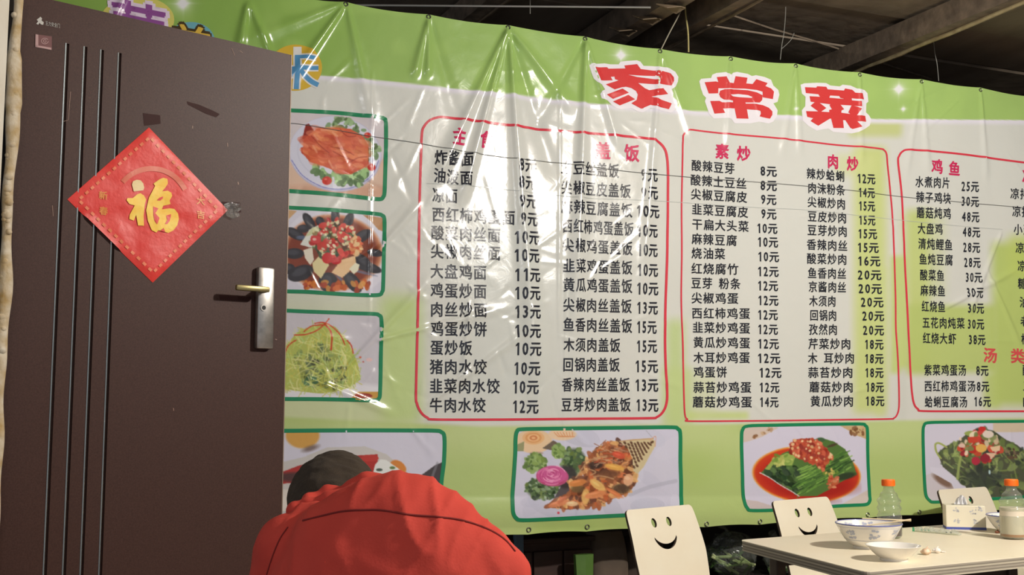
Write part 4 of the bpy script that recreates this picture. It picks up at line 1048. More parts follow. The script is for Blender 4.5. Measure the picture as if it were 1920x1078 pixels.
for rx, ry, c, dy in ((165, 100, (190, 84, 132), 10), (140, 84, (206, 104, 156), 0), (118, 70, (222, 134, 178), -6), (104, 60, (198, 84, 142), -6), (80, 46, (224, 146, 186), -12), (66, 36, (196, 80, 138), -12), (40, 22, (226, 150, 188), -16), (26, 12, (190, 74, 130), -16)): p.ell(460 + dy * .4, 545 + dy, rx, ry, c, 1, 5, .05)
p.ell(470, 610, 110, 30, (176, 56, 96), .7, 16)
p.ell(460, 540, 150, 92, (200, 88, 146), 1, 6)
for k in range(26):
    t = k / 26; rr_ = 16 + 120 * t; a0 = k * 2.4; aa = np.linspace(a0, a0 + 1.7 - .7 * t, 7); ox_, oy_ = 16 * math.sin(k * 1.7), 10 * math.cos(k * 2.3)
    p.line([(460 + ox_ + rr_ * math.cos(q), 526 + oy_ + 20 * t + rr_ * (.62 - .12 * math.sin(k)) * math.sin(q)) for q in aa], 13 - 5 * t, [(232, 150, 192), (222, 128, 176), (184, 66, 122), (240, 176, 208)][k % 4], .85)
body = [(400, 850), (480, 780), (640, 720), (640, 610), (780, 560), (760, 470), (830, 360), (900, 260), (1120, 200), (1260, 300), (1330, 470), (1310, 620), (1240, 720), (1080, 780), (940, 850), (640, 890), (420, 870)]
p.poly(body, (140, 84, 56)); p.scatter(330, body, [(196, 128, 76), (214, 152, 96), (150, 86, 54), (110, 66, 50), (204, 110, 66), (224, 176, 116), (90, 56, 44), (168, 100, 66)], (8, 28), 2.0, .85)
for cx, cy, a, b, c in ((900, 440, 80, 40, (52, 38, 36)), (1160, 680, 90, 50, (80, 64, 52)), (1030, 530, 110, 40, (110, 70, 50)), (720, 680, 70, 40, (110, 90, 60))): p.ell(cx, cy, a, b, c, .85, 20)
for k in range(60):
    x, y = p.r.uniform(860, 1240), p.r.uniform(220, 460); a = p.r.uniform(-.9, .5); L = p.r.uniform(30, 80)
    p.line([(x, y), (x + L * math.cos(a), y + L * math.sin(a))], 9, [(176, 140, 116), (150, 96, 74), (206, 160, 120), (190, 84, 56)][p.r.randint(4)], .8, False)
for q in ([(780, 410), (900, 370), (1010, 350)], [(700, 570), (760, 480), (800, 420)], [(880, 560), (960, 550), (1080, 580)], [(830, 480), (900, 510), (850, 540)]): p.line(q, 13, (190, 150, 110), .85)
for cx, cy, rx, ry, r, c in ((1130, 340, 70, 34, .3, (206, 84, 60)), (1090, 460, 100, 30, .2, (222, 170, 84)), (920, 640, 90, 40, .6, (228, 184, 110)), (800, 760, 40, 80, .1, (222, 176, 104)), (900, 740, 110, 36, -.2, (220, 140, 92)), (1090, 720, 100, 22, .5, (214, 126, 78)), (520, 830, 110, 30, -.25, (214, 134, 92)), (660, 830, 60, 26, 0, (232, 196, 150)), (1230, 590, 50, 60, .2, (226, 176, 138)), (720, 620, 90, 36, -.2, (208, 130, 70)), (560, 790, 60, 20, -.6, (196, 110, 76))):
    p.ell(cx, cy, rx, ry, c, .9, 8, r); p.ell(cx - rx * .2, cy - ry * .3, rx * .5, ry * .3, tuple(min(255, v + 24) for v in c), .7, 8, r)
cone = [(1140, 200), (1300, 185), (1450, 170), (1490, 190), (1490, 250), (1440, 340), (1380, 460), (1320, 530), (1280, 500), (1270, 380), (1220, 270)]
p.poly(cone, (206, 190, 150))
for i in range(9):
    for j in range(7):
        t, v = i / 8, (j + (i % 2) * .5) / 7
        bx, by = 1190 + 260 * t, 215 + 0 * t; ex, ey = 1300 + 170 * t, 500 - 300 * t
        x, y = bx + (ex - bx) * v, by + (ey - by) * v
        if inside(np.array([x]), np.array([y]), cone)[0]: p.ell(x, y, 20 - 9 * t, 12 - 4 * t, (96, 66, 50), .95, 3, .9)
p.line([(1140, 200), (1300, 183), (1470, 172)], 12, (196, 160, 120)); p.line([(1440, 190), (1495, 150), (1490, 250)], 8, (210, 160, 140)); p.ell(518, 922, 12, 12, (206, 70, 84))
p.line([(1400, 90), (1460, 160)], 5, (150, 150, 160), .7)
p.build([(979, 804.8), (1040, 803.5), (1117, 802.6), (1190, 801.6), (1258, 801), (1268, 804), (1273, 813), (1273.7, 864), (1275.6, 910), (1275, 950), (1271, 960), (1262, 963), (1220, 964.5), (1169, 966), (1110, 969), (1042.8, 972.7), (980, 975), (967, 971), (961.5, 962), (960.5, 950), (961.5, 925), (964, 890), (966.5, 850), (967.3, 822), (970, 809)], 7.2, 'printed picture of fried food in a woven cone beside a pink rose')

# F  green vegetables with minced meat on red oil
p = Paint((1386, 788, 1634, 964), (1380, 780), 5.674, (208, 204, 222), 6)
p.poly([(40, 100), (430, 120), (250, 220), (100, 270), (40, 280)], (206, 190, 180)); p.poly([(1100, 100), (1400, 100), (1400, 250), (1300, 210)], (196, 168, 126)); p.scatter(16, (1290, 160, 90, 50), [(130, 90, 60), (210, 186, 140)], (8, 22)); p.scatter(14, [(100, 260), (240, 190), (420, 130), (300, 130)], [(150, 110, 80), (190, 160, 130)], (7, 18))
p.poly([(1100, 950), (1420, 780), (1420, 1000), (1000, 1000)], (206, 194, 186)); p.poly([(60, 880), (200, 900), (440, 980), (60, 990)], (200, 186, 186))
p.ell(740, 620, 592, 302, (222, 150, 60), 1, 10, .06); p.ell(740, 620, 572, 286, (200, 66, 40), 1, 14, .06); p.ell(740, 640, 520, 240, (180, 44, 36), .9, 60, .06); p.ell(860, 760, 420, 100, (150, 36, 34), .5, 60)
g = [(240, 600), (350, 480), (480, 390), (640, 330), (760, 260), (900, 230), (1040, 270), (1160, 350), (1250, 500), (1290, 620), (1120, 700), (1000, 780), (860, 850), (680, 850), (520, 760)]
p.poly(g, (84, 116, 60))
p.scatter(120, [(260, 600), (400, 500), (640, 560), (700, 840), (520, 760)], [(60, 80, 50), (44, 60, 44), (84, 112, 66), (50, 74, 50)], (10, 28), 1.8, .85, .6)
p.poly([(280, 560), (370, 450), (520, 390), (620, 420), (580, 520), (480, 520), (380, 500), (330, 570)], (150, 172, 88)); p.scatter(22, (470, 460, 120, 60), [(160, 180, 96), (120, 150, 70), (186, 190, 110)], (10, 24), 2)
for k in range(150):
    t = p.r.uniform(0, 1); x = 640 + 560 * t + p.r.uniform(-40, 40); y = 760 - 330 * t + p.r.uniform(-90, 120)
    if inside(np.array([x]), np.array([y]), g)[0]:
        L = p.r.uniform(60, 150); a = -.5 + p.r.uniform(-.15, .15)
        p.line([(x - L / 2 * math.cos(a), y - L / 2 * math.sin(a)), (x + L / 2 * math.cos(a), y + L / 2 * math.sin(a))], p.r.uniform(8, 16), [(110, 156, 70), (70, 106, 52), (140, 180, 90), (50, 76, 44), (92, 134, 60)][p.r.randint(5)], .85, False)
for k in range(26):
    x, y = p.r.uniform(620, 760), p.r.uniform(540, 760); p.line([(x, y), (x + 120, y - 46)], 12, [(120, 166, 74), (150, 190, 96), (80, 116, 60)][p.r.randint(3)], .8, False)
p.ell(1160, 640, 120, 36, (46, 58, 44), .85, 16, -.2); p.ell(1020, 310, 60, 14, (80, 56, 50), .8, 8, -.3); p.ell(890, 250, 50, 24, (66, 96, 66), .9, 8)
p.line([(230, 600), (330, 650), (450, 730), (560, 790), (660, 850)], 10, (206, 206, 206), 1)
m_ = [(540, 330), (600, 250), (680, 235), (800, 240), (900, 290), (1030, 420), (1020, 450), (960, 500), (940, 590), (860, 540), (840, 490), (760, 490), (620, 440), (560, 380)]
p.poly(m_, (170, 74, 54)); p.scatter(190, m_, [(186, 84, 60), (160, 62, 50), (206, 110, 78), (196, 90, 66), (140, 52, 44)], (9, 24), 1.5, .9); p.scatter(34, m_, [(226, 196, 150), (216, 180, 130)], (7, 17), 1.2)
p.scatter(26, (1035, 700, 60, 70), [(186, 84, 60), (206, 110, 78), (216, 150, 110)], (9, 20)); p.scatter(14, (1010, 600, 90, 40), [(206, 180, 100), (110, 140, 60)], (7, 14)); p.ell(800, 900, 300, 40, (130, 34, 34), .3, 30)
p.build([(1399.4, 798.5), (1450, 797), (1503.4, 796), (1560, 795.3), (1614, 795), (1622, 798), (1626, 806), (1627, 850), (1629.5, 890), (1632, 930), (1631, 939), (1624, 945.5), (1600, 947), (1570, 948.5), (1520, 952), (1468, 954.5), (1405, 956), (1396, 952), (1391.5, 941), (1389.3, 915), (1388.6, 886), (1387.6, 850), (1387.2, 824), (1389, 806)], 6.0, 'printed picture of green vegetables topped with minced meat in red oil')

# G  leafy salad in a white bowl
p = Paint((1730, 784, 2012, 946), (1720, 780), 6.34, (208, 204, 220), 7)
p.poly([(900, 80), (1900, 80), (1900, 180), (900, 190)], (206, 190, 166)); p.poly([(100, 700), (300, 640), (470, 860), (400, 1000), (100, 1000)], (204, 196, 204)); p.ell(300, 770, 130, 46, (120, 92, 76), .9, 30, .6); p.poly([(150, 600), (300, 620), (620, 860), (600, 1000), (480, 1000), (400, 800), (160, 660)], (214, 210, 226))
reg = [(240, 440), (330, 360), (480, 300), (600, 200), (740, 140), (900, 170), (1050, 280), (1180, 340), (1300, 440), (1500, 560), (1600, 800), (1400, 980), (640, 950), (560, 830), (440, 720), (300, 600)]
p.poly(reg, (84, 88, 70)); p.scatter(160, reg, [(96, 110, 70), (70, 80, 60), (120, 136, 84), (60, 66, 60), (84, 96, 66), (146, 160, 100)], (14, 40), 1.8, .8)
for k in range(70):
    x, y = p.r.uniform(280, 1400), p.r.uniform(380, 900)
    if inside(np.array([x]), np.array([y]), reg)[0]:
        a = p.r.uniform(0, 3.1); L = p.r.uniform(80, 200); b = p.r.uniform(-50, 50)
        p.line([(x - L / 2 * math.cos(a), y - L / 2 * math.sin(a)), (x + b, y + b), (x + L / 2 * math.cos(a), y + L / 2 * math.sin(a))], p.r.uniform(10, 22), [(130, 150, 84), (104, 124, 72), (160, 176, 110), (90, 104, 80)][p.r.randint(4)], .7)
p.ell(760, 740, 240, 110, (60, 66, 62), .7, 60); p.line([(350, 370), (260, 320), (215, 340), (230, 430), (280, 500)], 22, (160, 170, 96)); p.line([(520, 460), (490, 600), (470, 740)], 30, (150, 164, 100)); p.ell(640, 205, 80, 30, (150, 166, 90)); p.ell(1130, 390, 90, 50, (120, 146, 80), .9, 10, .6)
p.scatter(40, [(500, 290), (620, 240), (760, 130), (830, 250), (1000, 340), (980, 440), (760, 560), (520, 440)], [(190, 62, 54), (206, 84, 64), (160, 50, 60)], (16, 40), 1.3); p.scatter(26, (740, 330, 260, 140), [(226, 206, 180), (214, 190, 160), (120, 130, 80)], (12, 30))
p.ell(770, 150, 44, 28, (196, 54, 52)); p.poly([(600, 250), (710, 240), (720, 310), (610, 320)], (196, 74, 56)); p.ell(840, 215, 66, 44, (222, 208, 196)); p.ell(755, 380, 64, 50, (222, 176, 96)); p.poly([(860, 370), (980, 345), (975, 410), (890, 420)], (226, 196, 160)); p.poly([(810, 440), (940, 440), (870, 515)], (222, 188, 160)); p.ell(690, 530, 50, 50, (176, 54, 72)); p.ell(800, 500, 60, 50, (146, 48, 60)); p.ell(530, 350, 40, 24, (222, 190, 176)); p.ell(850, 665, 12, 26, (180, 206, 210))
p.scatter(24, (1120, 440, 80, 60), [(96, 74, 60), (120, 100, 80), (70, 66, 56)], (8, 22)); p.poly([(1500, 100), (1900, 100), (1900, 1000), (1600, 900), (1500, 560)], (208, 204, 220))
p.build([(1740.5, 792.6), (1780, 791.5), (1830, 790.7), (1920, 789.8), (2000, 789), (2008, 793), (2010, 805), (2010, 860), (2009, 915), (2000, 925), (1920, 931), (1840, 936), (1800, 938), (1752, 941), (1742, 938), (1736, 926), (1733.5, 890), (1731.8, 843), (1731.2, 810), (1733, 798)], 5.6, 'printed picture of leafy salad with red peppers')

# ---- eyelets in the hem, with the folded bottom hem and the rope it hangs from
ring = mat('eyelet_metal', (120, 118, 110), 0.35, 0.85)
def eyelet(px, py, r=0.011):
    u, v = px2uv(np.array([px, py], float)); P = banner_pts(np.array([[u, v]]), 0.002)[0]
    mb = MB(); pts = [Vector(P) + BD * (r * math.cos(a)) + Vector((0, 0, r * math.sin(a))) for a in np.linspace(0, 2 * math.pi, 17)]
    mb.tube(pts, 0.0028, 6, False)
    mb.build('eyelet', ring, banner, smooth=True)
    return Vector(P)
tops = [eyelet(x, y + 5, 0.009) for x, y in TOPX[1:-1]]
bots = [eyelet(x + 1, y - (6 if x > 1300 else 9), 0.010) for x, y in BOTX[3:-1]]
# a line pencilled / stretched across the lists
wire = mat('thin_dark_wire', (112, 114, 112), 0.6, 0.0)
WP = [(528, 232), (560, 233), (640, 246), (690, 255), (770, 267), (860, 283), (950, 296), (1050, 306), (1170, 322), (1290, 333), (1400, 341), (1500, 349), (1590, 357), (1690, 369), (1800, 379), (1900, 388), (2030, 402)]
uvw = px2uv(catmull(WP, 6)); Pw = banner_pts(uvw, 0.0042)
mb = MB(); mb.tube([Vector(q_) for q_ in Pw], 0.0012, 5)
tag(mb.build('stretched_wire', wire), 'thin dark wire stretched level across the front of the menu banner', 'wire')
WP2 = [(800, 344), (900, 350), (1000, 362), (1100, 372), (1200, 376), (1300, 382), (1420, 390), (1520, 395), (1640, 408), (1760, 420), (1880, 430)]
banner_print('crease_line', strip(px2uv(catmull(WP2, 5)), 0.0022), (186, 190, 186), 0.0022, 0.03, px=False)

# ---- cords that tie the banner to the roof
yellow = mat('yellow_cord', (196, 182, 120), 0.7); twine = mat('grey_twine', (170, 162, 140), 0.8); thinw = mat('thin_pale_wire', (180, 178, 168), 0.4, 0.4)
def cord(pix, off, r, m, label, grp=None, to_ceiling=True):
    P = [on_plane(x, y, BP + BN * off, BN) for x, y in catmull(pix, 5)]
    if to_ceiling and P[0].z < CEIL:
        d = P[0] - P[min(3, len(P) - 1)]; P.insert(0, P[0] + d * ((CEIL + 0.01 - P[0].z) / max(d.z, 1e-3)) if d.z > 0.02 else Vector((P[0].x, P[0].y, CEIL)))
    mb = MB(); mb.tube(P, r, 6); tag(mb.build('hanging_cord', m, smooth=True), label, 'cord', grp)
cord([(1284, 4), (1286, 30), (1290, 60), (1291, 98)], -0.03, 0.0042, yellow, 'thick yellow cord hanging straight down behind the banner edge')
cord([(1283, 6), (1272, 30), (1255, 62), (1239, 94)], -0.01, 0.0034, twine, 'grey twine slanting from the brown beam down to a banner eyelet')
cord([(1472, -12), (1473, 20), (1470, 60), (1466, 84), (1463, 112)], -0.02, 0.002, thinw, 'thin pale wire hanging above the middle title character')
cord([(1489, 62), (1482, 76), (1465, 92)], -0.02, 0.0016, thinw, 'short curved end of wire twisted onto the pale wire above the middle title character', None, False)
cord([(1782, 36), (1758, 42), (1750, 50), (1748, 62), (1750, 72), (1753, 100), (1757, 120), (1760, 152)], -0.02, 0.002, thinw, 'kinked pale wire looped over the rightmost beam near the right edge')
cord([(994, -12), (994, 10), (994, 26)], -0.15, 0.0016, thinw, 'short thin wire hanging over the left half of the banner', None, True)
# ------------------------------------------------------------------ smile-back chairs
ply = mat('pale_laminate', (246, 238, 216), 0.42, noise=(5, (240, 228, 202), 0.25)); plyedge = mat('dark_ply_edge', (86, 66, 50), 0.6, noise=(90, (56, 42, 34), 0.2))
legm = mat('painted_chair_leg', (70, 68, 66), 0.4, 0.6)
def chair_profile():
    """side profile of the bent shell, from seat front to top of back: (y, z)"""
    pts = []
    lean = R(17)
    for t in np.linspace(0, 1, 9): pts.append((-0.42 + 0.36 * t, 0.455 - 0.018 * math.sin(t * math.pi)))
    cx, cz, r = -0.06, 0.525, 0.07
    for a in np.linspace(0, math.pi / 2 - lean, 9)[1:]: pts.append((cx + r * math.sin(a), cz - r * math.cos(a)))
    y0, z0 = pts[-1]; top = 0.83; L = (top - z0) / math.cos(lean)
    for t in np.linspace(0, 1, 14)[1:]: pts.append((y0 + L * t * math.sin(lean) - 0.012 * math.sin(t * math.pi), z0 + L * t * math.cos(lean)))
    return np.array(pts)
PR = chair_profile(); seg = np.linalg.norm(np.diff(PR, axis=0), axis=1); SL = np.concatenate([[0], np.cumsum(seg)]); ST = SL[-1]
def prof(s):
    y = np.interp(s, SL, PR[:, 0]); z = np.interp(s, SL, PR[:, 1])
    e = 0.006; dy = np.interp(s + e, SL, PR[:, 0]) - np.interp(s - e, SL, PR[:, 0]); dz = np.interp(s + e, SL, PR[:, 1]) - np.interp(s - e, SL, PR[:, 1])
    n = np.hypot(dy, dz) + 1e-9
    return y, z, -dz / n, dy / n            # position and the normal on the sitter's side
def half_w(s):
    t = s / ST
    return np.interp(t, [0, .12, .42, .55, .75, 1.0], [.205, .212, .195, .212, .222, .210])
def chair_mesh():
    # flat outline in (x, s): left side up, top, right side down, with rounded corners
    out = []
    n = 40
    rad = 0.022
    def corner(cx, cy, a0, a1):
        for a in np.linspace(a0, a1, 6): out.append((cx + rad * math.cos(a), cy + rad * math.sin(a)))
    w0, w1 = float(half_w(0)), float(half_w(ST))
    corner(w0 - rad, rad, -math.pi / 2, 0)
    for s in np.linspace(rad, ST - rad, n)[1:-1]: out.append((float(half_w(s)), s))
    corner(w1 - rad, ST - rad, 0, math.pi / 2); corner(-w1 + rad, ST - rad, math.pi / 2, math.pi)
    for s in np.linspace(ST - rad, rad, n)[1:-1]: out.append((-float(half_w(s)), s))
    corner(-w0 + rad, rad, math.pi, 1.5 * math.pi)
    holes = []
    for ex in (-0.062, 0.032): holes.append([(ex + 0.0155 * math.cos(a), ST - 0.066 + 0.0205 * math.sin(a)) for a in np.linspace(0, 2 * math.pi, 20, endpoint=False)])
    sm = []
    for a in np.linspace(R(200), R(340), 16): sm.append((-0.015 + 0.074 * math.cos(a), ST - 0.112 + 0.070 * math.sin(a)))
    for a in np.linspace(R(338), R(202), 14)[0:]: sm.append((-0.015 + 0.073 * math.cos(a), ST - 0.108 + 0.051 * math.sin(a)))
    holes.append(sm)
    idx = tessellate_polygon([[Vector((*p, 0)) for p in L] for L in [out] + holes])
    flat = np.array([p for L in [out] + holes for p in L], float)
    T = split_long(flat[np.array(idx, int)], 0.022)
    th = 0.011
    def surf(P, off):
        y, z, ny, nz = prof(P[..., 1]); return np.stack([P[..., 0], y + ny * off, z + nz * off], -1)
    loops = [out] + holes
    fa = surf(T, th / 2).reshape(-1, 3); fb = surf(T[:, ::-1], -th / 2).reshape(-1, 3)
    allv = np.concatenate([fa, fb]); me = mesh_np('shell', allv, np.arange(len(allv)).reshape(-1, 3))
    bm = bmesh.new(); bm.from_mesh(me); bmesh.ops.remove_doubles(bm, verts=bm.verts, dist=1e-5); bmesh.ops.recalc_face_normals(bm, faces=bm.faces[:0]); bm.to_mesh(me); bm.free()
    V = []; Fq = []
    for L in loops:
        P = np.array(L, float); b = len(V); n_ = len(P)
        # refine long runs
        A = surf(P, th / 2 + 0.0002); B = surf(P, -th / 2 - 0.0002)
        V += A.tolist() + B.tolist()
        for i in range(n_): j = (i + 1) % n_; Fq.append((b + i, b + j, b + n_ + j, b + n_ + i))
    me2 = mesh_np('shell_edge', np.array(V), np.array(Fq))
    return me, me2
shell_me, edge_me = chair_mesh(); shell_me.materials.append(ply); edge_me.materials.append(plyedge); shell_me.shade_smooth()
leg_mes = []
for sx in (-1, 1):
    mb = MB(); mb.tube([(sx * 0.165, -0.34, 0.0), (sx * 0.155, -0.31, 0.30), (sx * 0.145, -0.29, 0.435)], 0.012, 10); me = bpy.data.meshes.new('leg'); mb.bm.to_mesh(me); mb.bm.free(); me.materials.append(legm); me.shade_smooth(); leg_mes.append(me)
    mb = MB(); mb.tube([(sx * 0.175, 0.10, 0.0), (sx * 0.16, 0.02, 0.30), (sx * 0.145, -0.06, 0.435)], 0.012, 10); me = bpy.data.meshes.new('leg'); mb.bm.to_mesh(me); mb.bm.free(); me.materials.append(legm); me.shade_smooth(); leg_mes.append(me)
mb = MB(); mb.tube([(-0.145, -0.29, 0.43), (0.145, -0.29, 0.43)], 0.010, 8); mb.tube([(-0.145, -0.06, 0.43), (0.145, -0.06, 0.43)], 0.010, 8)
frame_me = bpy.data.meshes.new('seat_frame'); mb.bm.to_mesh(frame_me); mb.bm.free(); frame_me.materials.append(legm)
def put_chair(px, py, yaw, label, wofs=0.0):
    """top left corner of the back stands at pixel (px, py)"""
    c = at_z(px, py, PR[-1, 1]); M = Matrix.Rotation(yaw, 3, 'Z')
    loc = c - M @ Vector((-0.206, PR[-1, 0], PR[-1, 1])); loc.z = 0
    e = empty('smile_chair', loc, label, 'chair', 'smile-back chairs under the banner', yaw)
    for nm, me in [('backrest_shell', shell_me)] + [('leg', q_) for q_ in leg_mes] + [('seat_frame', frame_me)]:
        o = bpy.data.objects.new(nm, me); COL.objects.link(o); o.parent = e
        if nm == 'backrest_shell':
            o2 = bpy.data.objects.new('shell_edge', edge_me); COL.objects.link(o2); o2.parent = o
    return e
put_chair(1172, 957, R(40), 'cream bentwood chair with a cut-out smile, standing alone left of the table')
put_chair(1447, 940, R(38), 'cream smile chair behind the left corner of the table, under the green vegetable picture')
put_chair(1757, 919, R(33), 'cream smile chair behind the tissue box, half hidden by a bottle')

# ------------------------------------------------------------------ table
TZ = 0.75
A_, B_, C_ = at_z(1386, 1012, TZ), at_z(1622, 1072, TZ), at_z(1921, 1043, TZ)      # far left, near left, along the front edge
fd = (C_ - B_).normalized(); sd = (A_ - B_); sd_l = sd.length; sd.normalize()
Wt = 1.25
tb = empty('dining_table', (B_ + fd * Wt / 2 + sd * sd_l / 2) - Vector((0, 0, TZ)), 'cream laminate dining table with a striped ply edge at the lower right', 'table')
top_m = mat('cream_table_top', (244, 235, 212), 0.36, noise=(4, (238, 226, 198), 0.3), bump=(120, 0.08, 0.0005)); 
def tab_outline(inset=0.0, r=0.035):
    cs = [B_, B_ + fd * Wt, B_ + fd * Wt + sd * sd_l, B_ + sd * sd_l]
    out = []
    for k in range(4):
        p, a, b = cs[k], cs[k - 1], cs[(k + 1) % 4]
        da, db_ = (a - p).normalized(), (b - p).normalized()
        s0, s1 = p + da * r, p + db_ * r
        for t in np.linspace(0, 1, 6): out.append(s0 * (1 - t) ** 2 + p * 2 * t * (1 - t) + s1 * t * t)
    c = sum(cs, Vector((0, 0, 0))) / 4
    return [Vector((q_.x + (c - q_).normalized().x * inset, q_.y + (c - q_).normalized().y * inset, 0)) for q_ in out]
o_ = tab_outline(0.0)
mb = MB(); mb.prism([p + Vector((0, 0, TZ - 0.003)) for p in o_], (0, 0, 0.003)); mb.build('table_top', top_m, tb)
plys = [mat('ply_grey', (164, 156, 140), 0.7), mat('ply_dark', (136, 128, 114), 0.75), mat('ply_light', (186, 178, 158), 0.7)]
z = TZ - 0.003
for k in range(7):
    h = 0.0052; mb = MB(); oo = tab_outline(0.001 + 0.0012 * (k % 2))
    mb.prism([p + Vector((0, 0, z - h)) for p in oo], (0, 0, h)); mb.build('ply_layer', plys[(0, 1, 2, 1, 0, 1, 2)[k]], tb); z -= h
tleg = mat('table_leg', (70, 54, 44), 0.5, noise=(20, (50, 40, 34), 0.3))
for i, j in ((0.10, 0.12), (0.10, 0.88), (0.62, 0.12), (0.62, 0.88)):
    p = B_ + fd * (Wt * i) + sd * (sd_l * j)
    mb = MB(); mb.box((p.x, p.y, z / 2), (0.045, 0.045, z), rot_z(fd), 0.004)
    if i < 0.2: pass
    mb.build('leg', tleg, tb)
mb = MB()
for j in (0.12, 0.88):
    p, q_ = B_ + fd * (Wt * .10) + sd * (sd_l * j), B_ + fd * (Wt * .62) + sd * (sd_l * j)
    mb.box(((p.x + q_.x) / 2, (p.y + q_.y) / 2, z - 0.03), ((q_ - p).length, 0.02, 0.05), rot_z(fd))
mb.build('apron', tleg, tb)

# ------------------------------------------------------------------ things on the table
china = mat('white_china', (238, 234, 226), 0.18, coat=0.4); bluel = mat('cobalt_glaze', (110, 116, 168), 0.25); bluep = mat('blue_grey_print', (176, 182, 200), 0.3)
wood = mat('chopstick_wood', (214, 196, 160), 0.6)
def bowl(px, py, R_, r_, h, label, blue=True, thick=0.004, deep=None):
    c = at_z(px, py, TZ); c.z = TZ
    e = empty('rice_bowl', c, label, 'bowl')
    n = 14
    prof_o = [(0, 0.004), (r_ * 0.86, 0.004), (r_ * 0.88, 0), (r_, 0), (r_ * 1.0, 0.008)]
    for i in range(1, n + 1):
        t = i / n; prof_o.append((r_ + (R_ - r_) * (t ** 0.62 if deep is None else t ** deep), 0.008 + (h - 0.008) * t))
    prof_i = [(R_ - thick * 0.4, h + 0.001)]
    for i in range(n, 0, -1):
        t = i / n; prof_i.append((max(r_ + (R_ - r_) * (t ** 0.62 if deep is None else t ** deep) - thick, 0.001), 0.008 + (h - 0.008) * t))
    prof_i += [(r_ * 0.7, 0.010), (0, 0.009)]
    mb = MB(); mb.lathe(prof_o + prof_i, 48); mb.build('bowl_body', china, e, smooth=True, world=False)
    def rr(z):
        t = max((z - 0.008) / (h - 0.008), 0); return r_ + (R_ - r_) * (t ** 0.62 if deep is None else t ** deep)
    if blue:
        mb = MB(); mb.lathe([(R_ - 0.0015, h - 0.0025), (R_ + 0.0006, h - 0.002), (R_ + 0.0006, h + 0.0008), (R_ - 0.002, h + 0.0022), (R_ - thick - 0.0006, h - 0.001)], 48); mb.build('blue_rim', bluel, e, smooth=True, world=False)
        mb = MB(); zz = h * 0.36; mb.lathe([(rr(zz) + 0.0006, zz), (rr(zz + 0.0016) + 0.0006, zz + 0.0016)], 48); mb.lathe([(rr(h * .88) + 0.0006, h * .88), (rr(h * .88 + 0.001) + 0.0006, h * .88 + 0.001)], 48)
        mb.build('blue_line', bluep, e, smooth=True, world=False)
        mb = MB(); rs_ = random.Random(4)
        for k in range(5):
            a0 = R(-150 + k * 50 + 4)
            for q_ in range(22):                       # loose brushed flowers round the side
                a = a0 + rs_.uniform(-0.17, 0.17); zc = h * 0.63 + rs_.uniform(-0.19, 0.19) * h; s_ = rs_.uniform(0.003, 0.007)
                pts = []
                for aa in np.linspace(0, 2 * math.pi, 7)[:-1]:
                    z_ = zc + s_ * 0.7 * math.sin(aa); a2 = a + s_ * math.cos(aa) / rr(z_); pts.append(mb.bm.verts.new(((rr(z_) + 0.0007) * math.cos(a2), (rr(z_) + 0.0007) * math.sin(a2), z_)))
                mb.bm.faces.new(pts)
        for k in range(3):
            a0 = R(75 + k * 40)
            for q_ in range(14):
                a = a0 + rs_.uniform(-0.16, 0.16); zc = h * 0.82 + rs_.uniform(-0.08, 0.08) * h; s_ = rs_.uniform(0.003, 0.006); pts = []
                for aa in np.linspace(0, 2 * math.pi, 7)[:-1]:
                    z_ = zc + s_ * 0.7 * math.sin(aa); a2 = a + s_ * math.cos(aa) / rr(z_); pts.append(mb.bm.verts.new(((rr(z_) - thick - 0.0012) * math.cos(a2), (rr(z_) - thick - 0.0012) * math.sin(a2), z_)))
                mb.bm.faces.new(pts)
        mb.build('flower_print', bluep, e, world=False, fix=False)
    return e, c
_, bc = bowl(1630, 1027, 0.119, 0.058, 0.090, 'large white bowl with blue rim and blue flowers, a pair of chopsticks leaning in it')
bowl(1676, 1050, 0.091, 0.046, 0.050, 'small plain white bowl in front of the large blue-rimmed bowl', False, 0.0035, 0.8)
bowl(1897, 999, 0.096, 0.046, 0.072, 'white bowl with blue rim partly hidden behind the milky bottle')
# chopsticks resting in the large bowl
for k, (dx, dz) in enumerate(((0, 0), (0.008, 0.004))):
    a = bc + Vector((-0.03, 0.01 + dx, 0.020 + k * 0.006)); b = at(1708, 974 + k * 2.0, bc.y + 0.02 + dx)
    rim = bc + Vector((0.116, 0.02 + dx, 0.094 + dz))
    d = (b - rim).normalized(); a = rim - d * 0.13
    mb = MB(); mb.tube([a, rim, b], [0.0022, 0.0028, 0.0034], 8)
    tag(mb.build('chopstick', wood, smooth=True), ('lower' if k == 0 else 'upper') + ' pale wooden chopstick of the pair leaning out of the large blue-rimmed bowl', 'chopstick', 'pair of chopsticks in the large bowl')

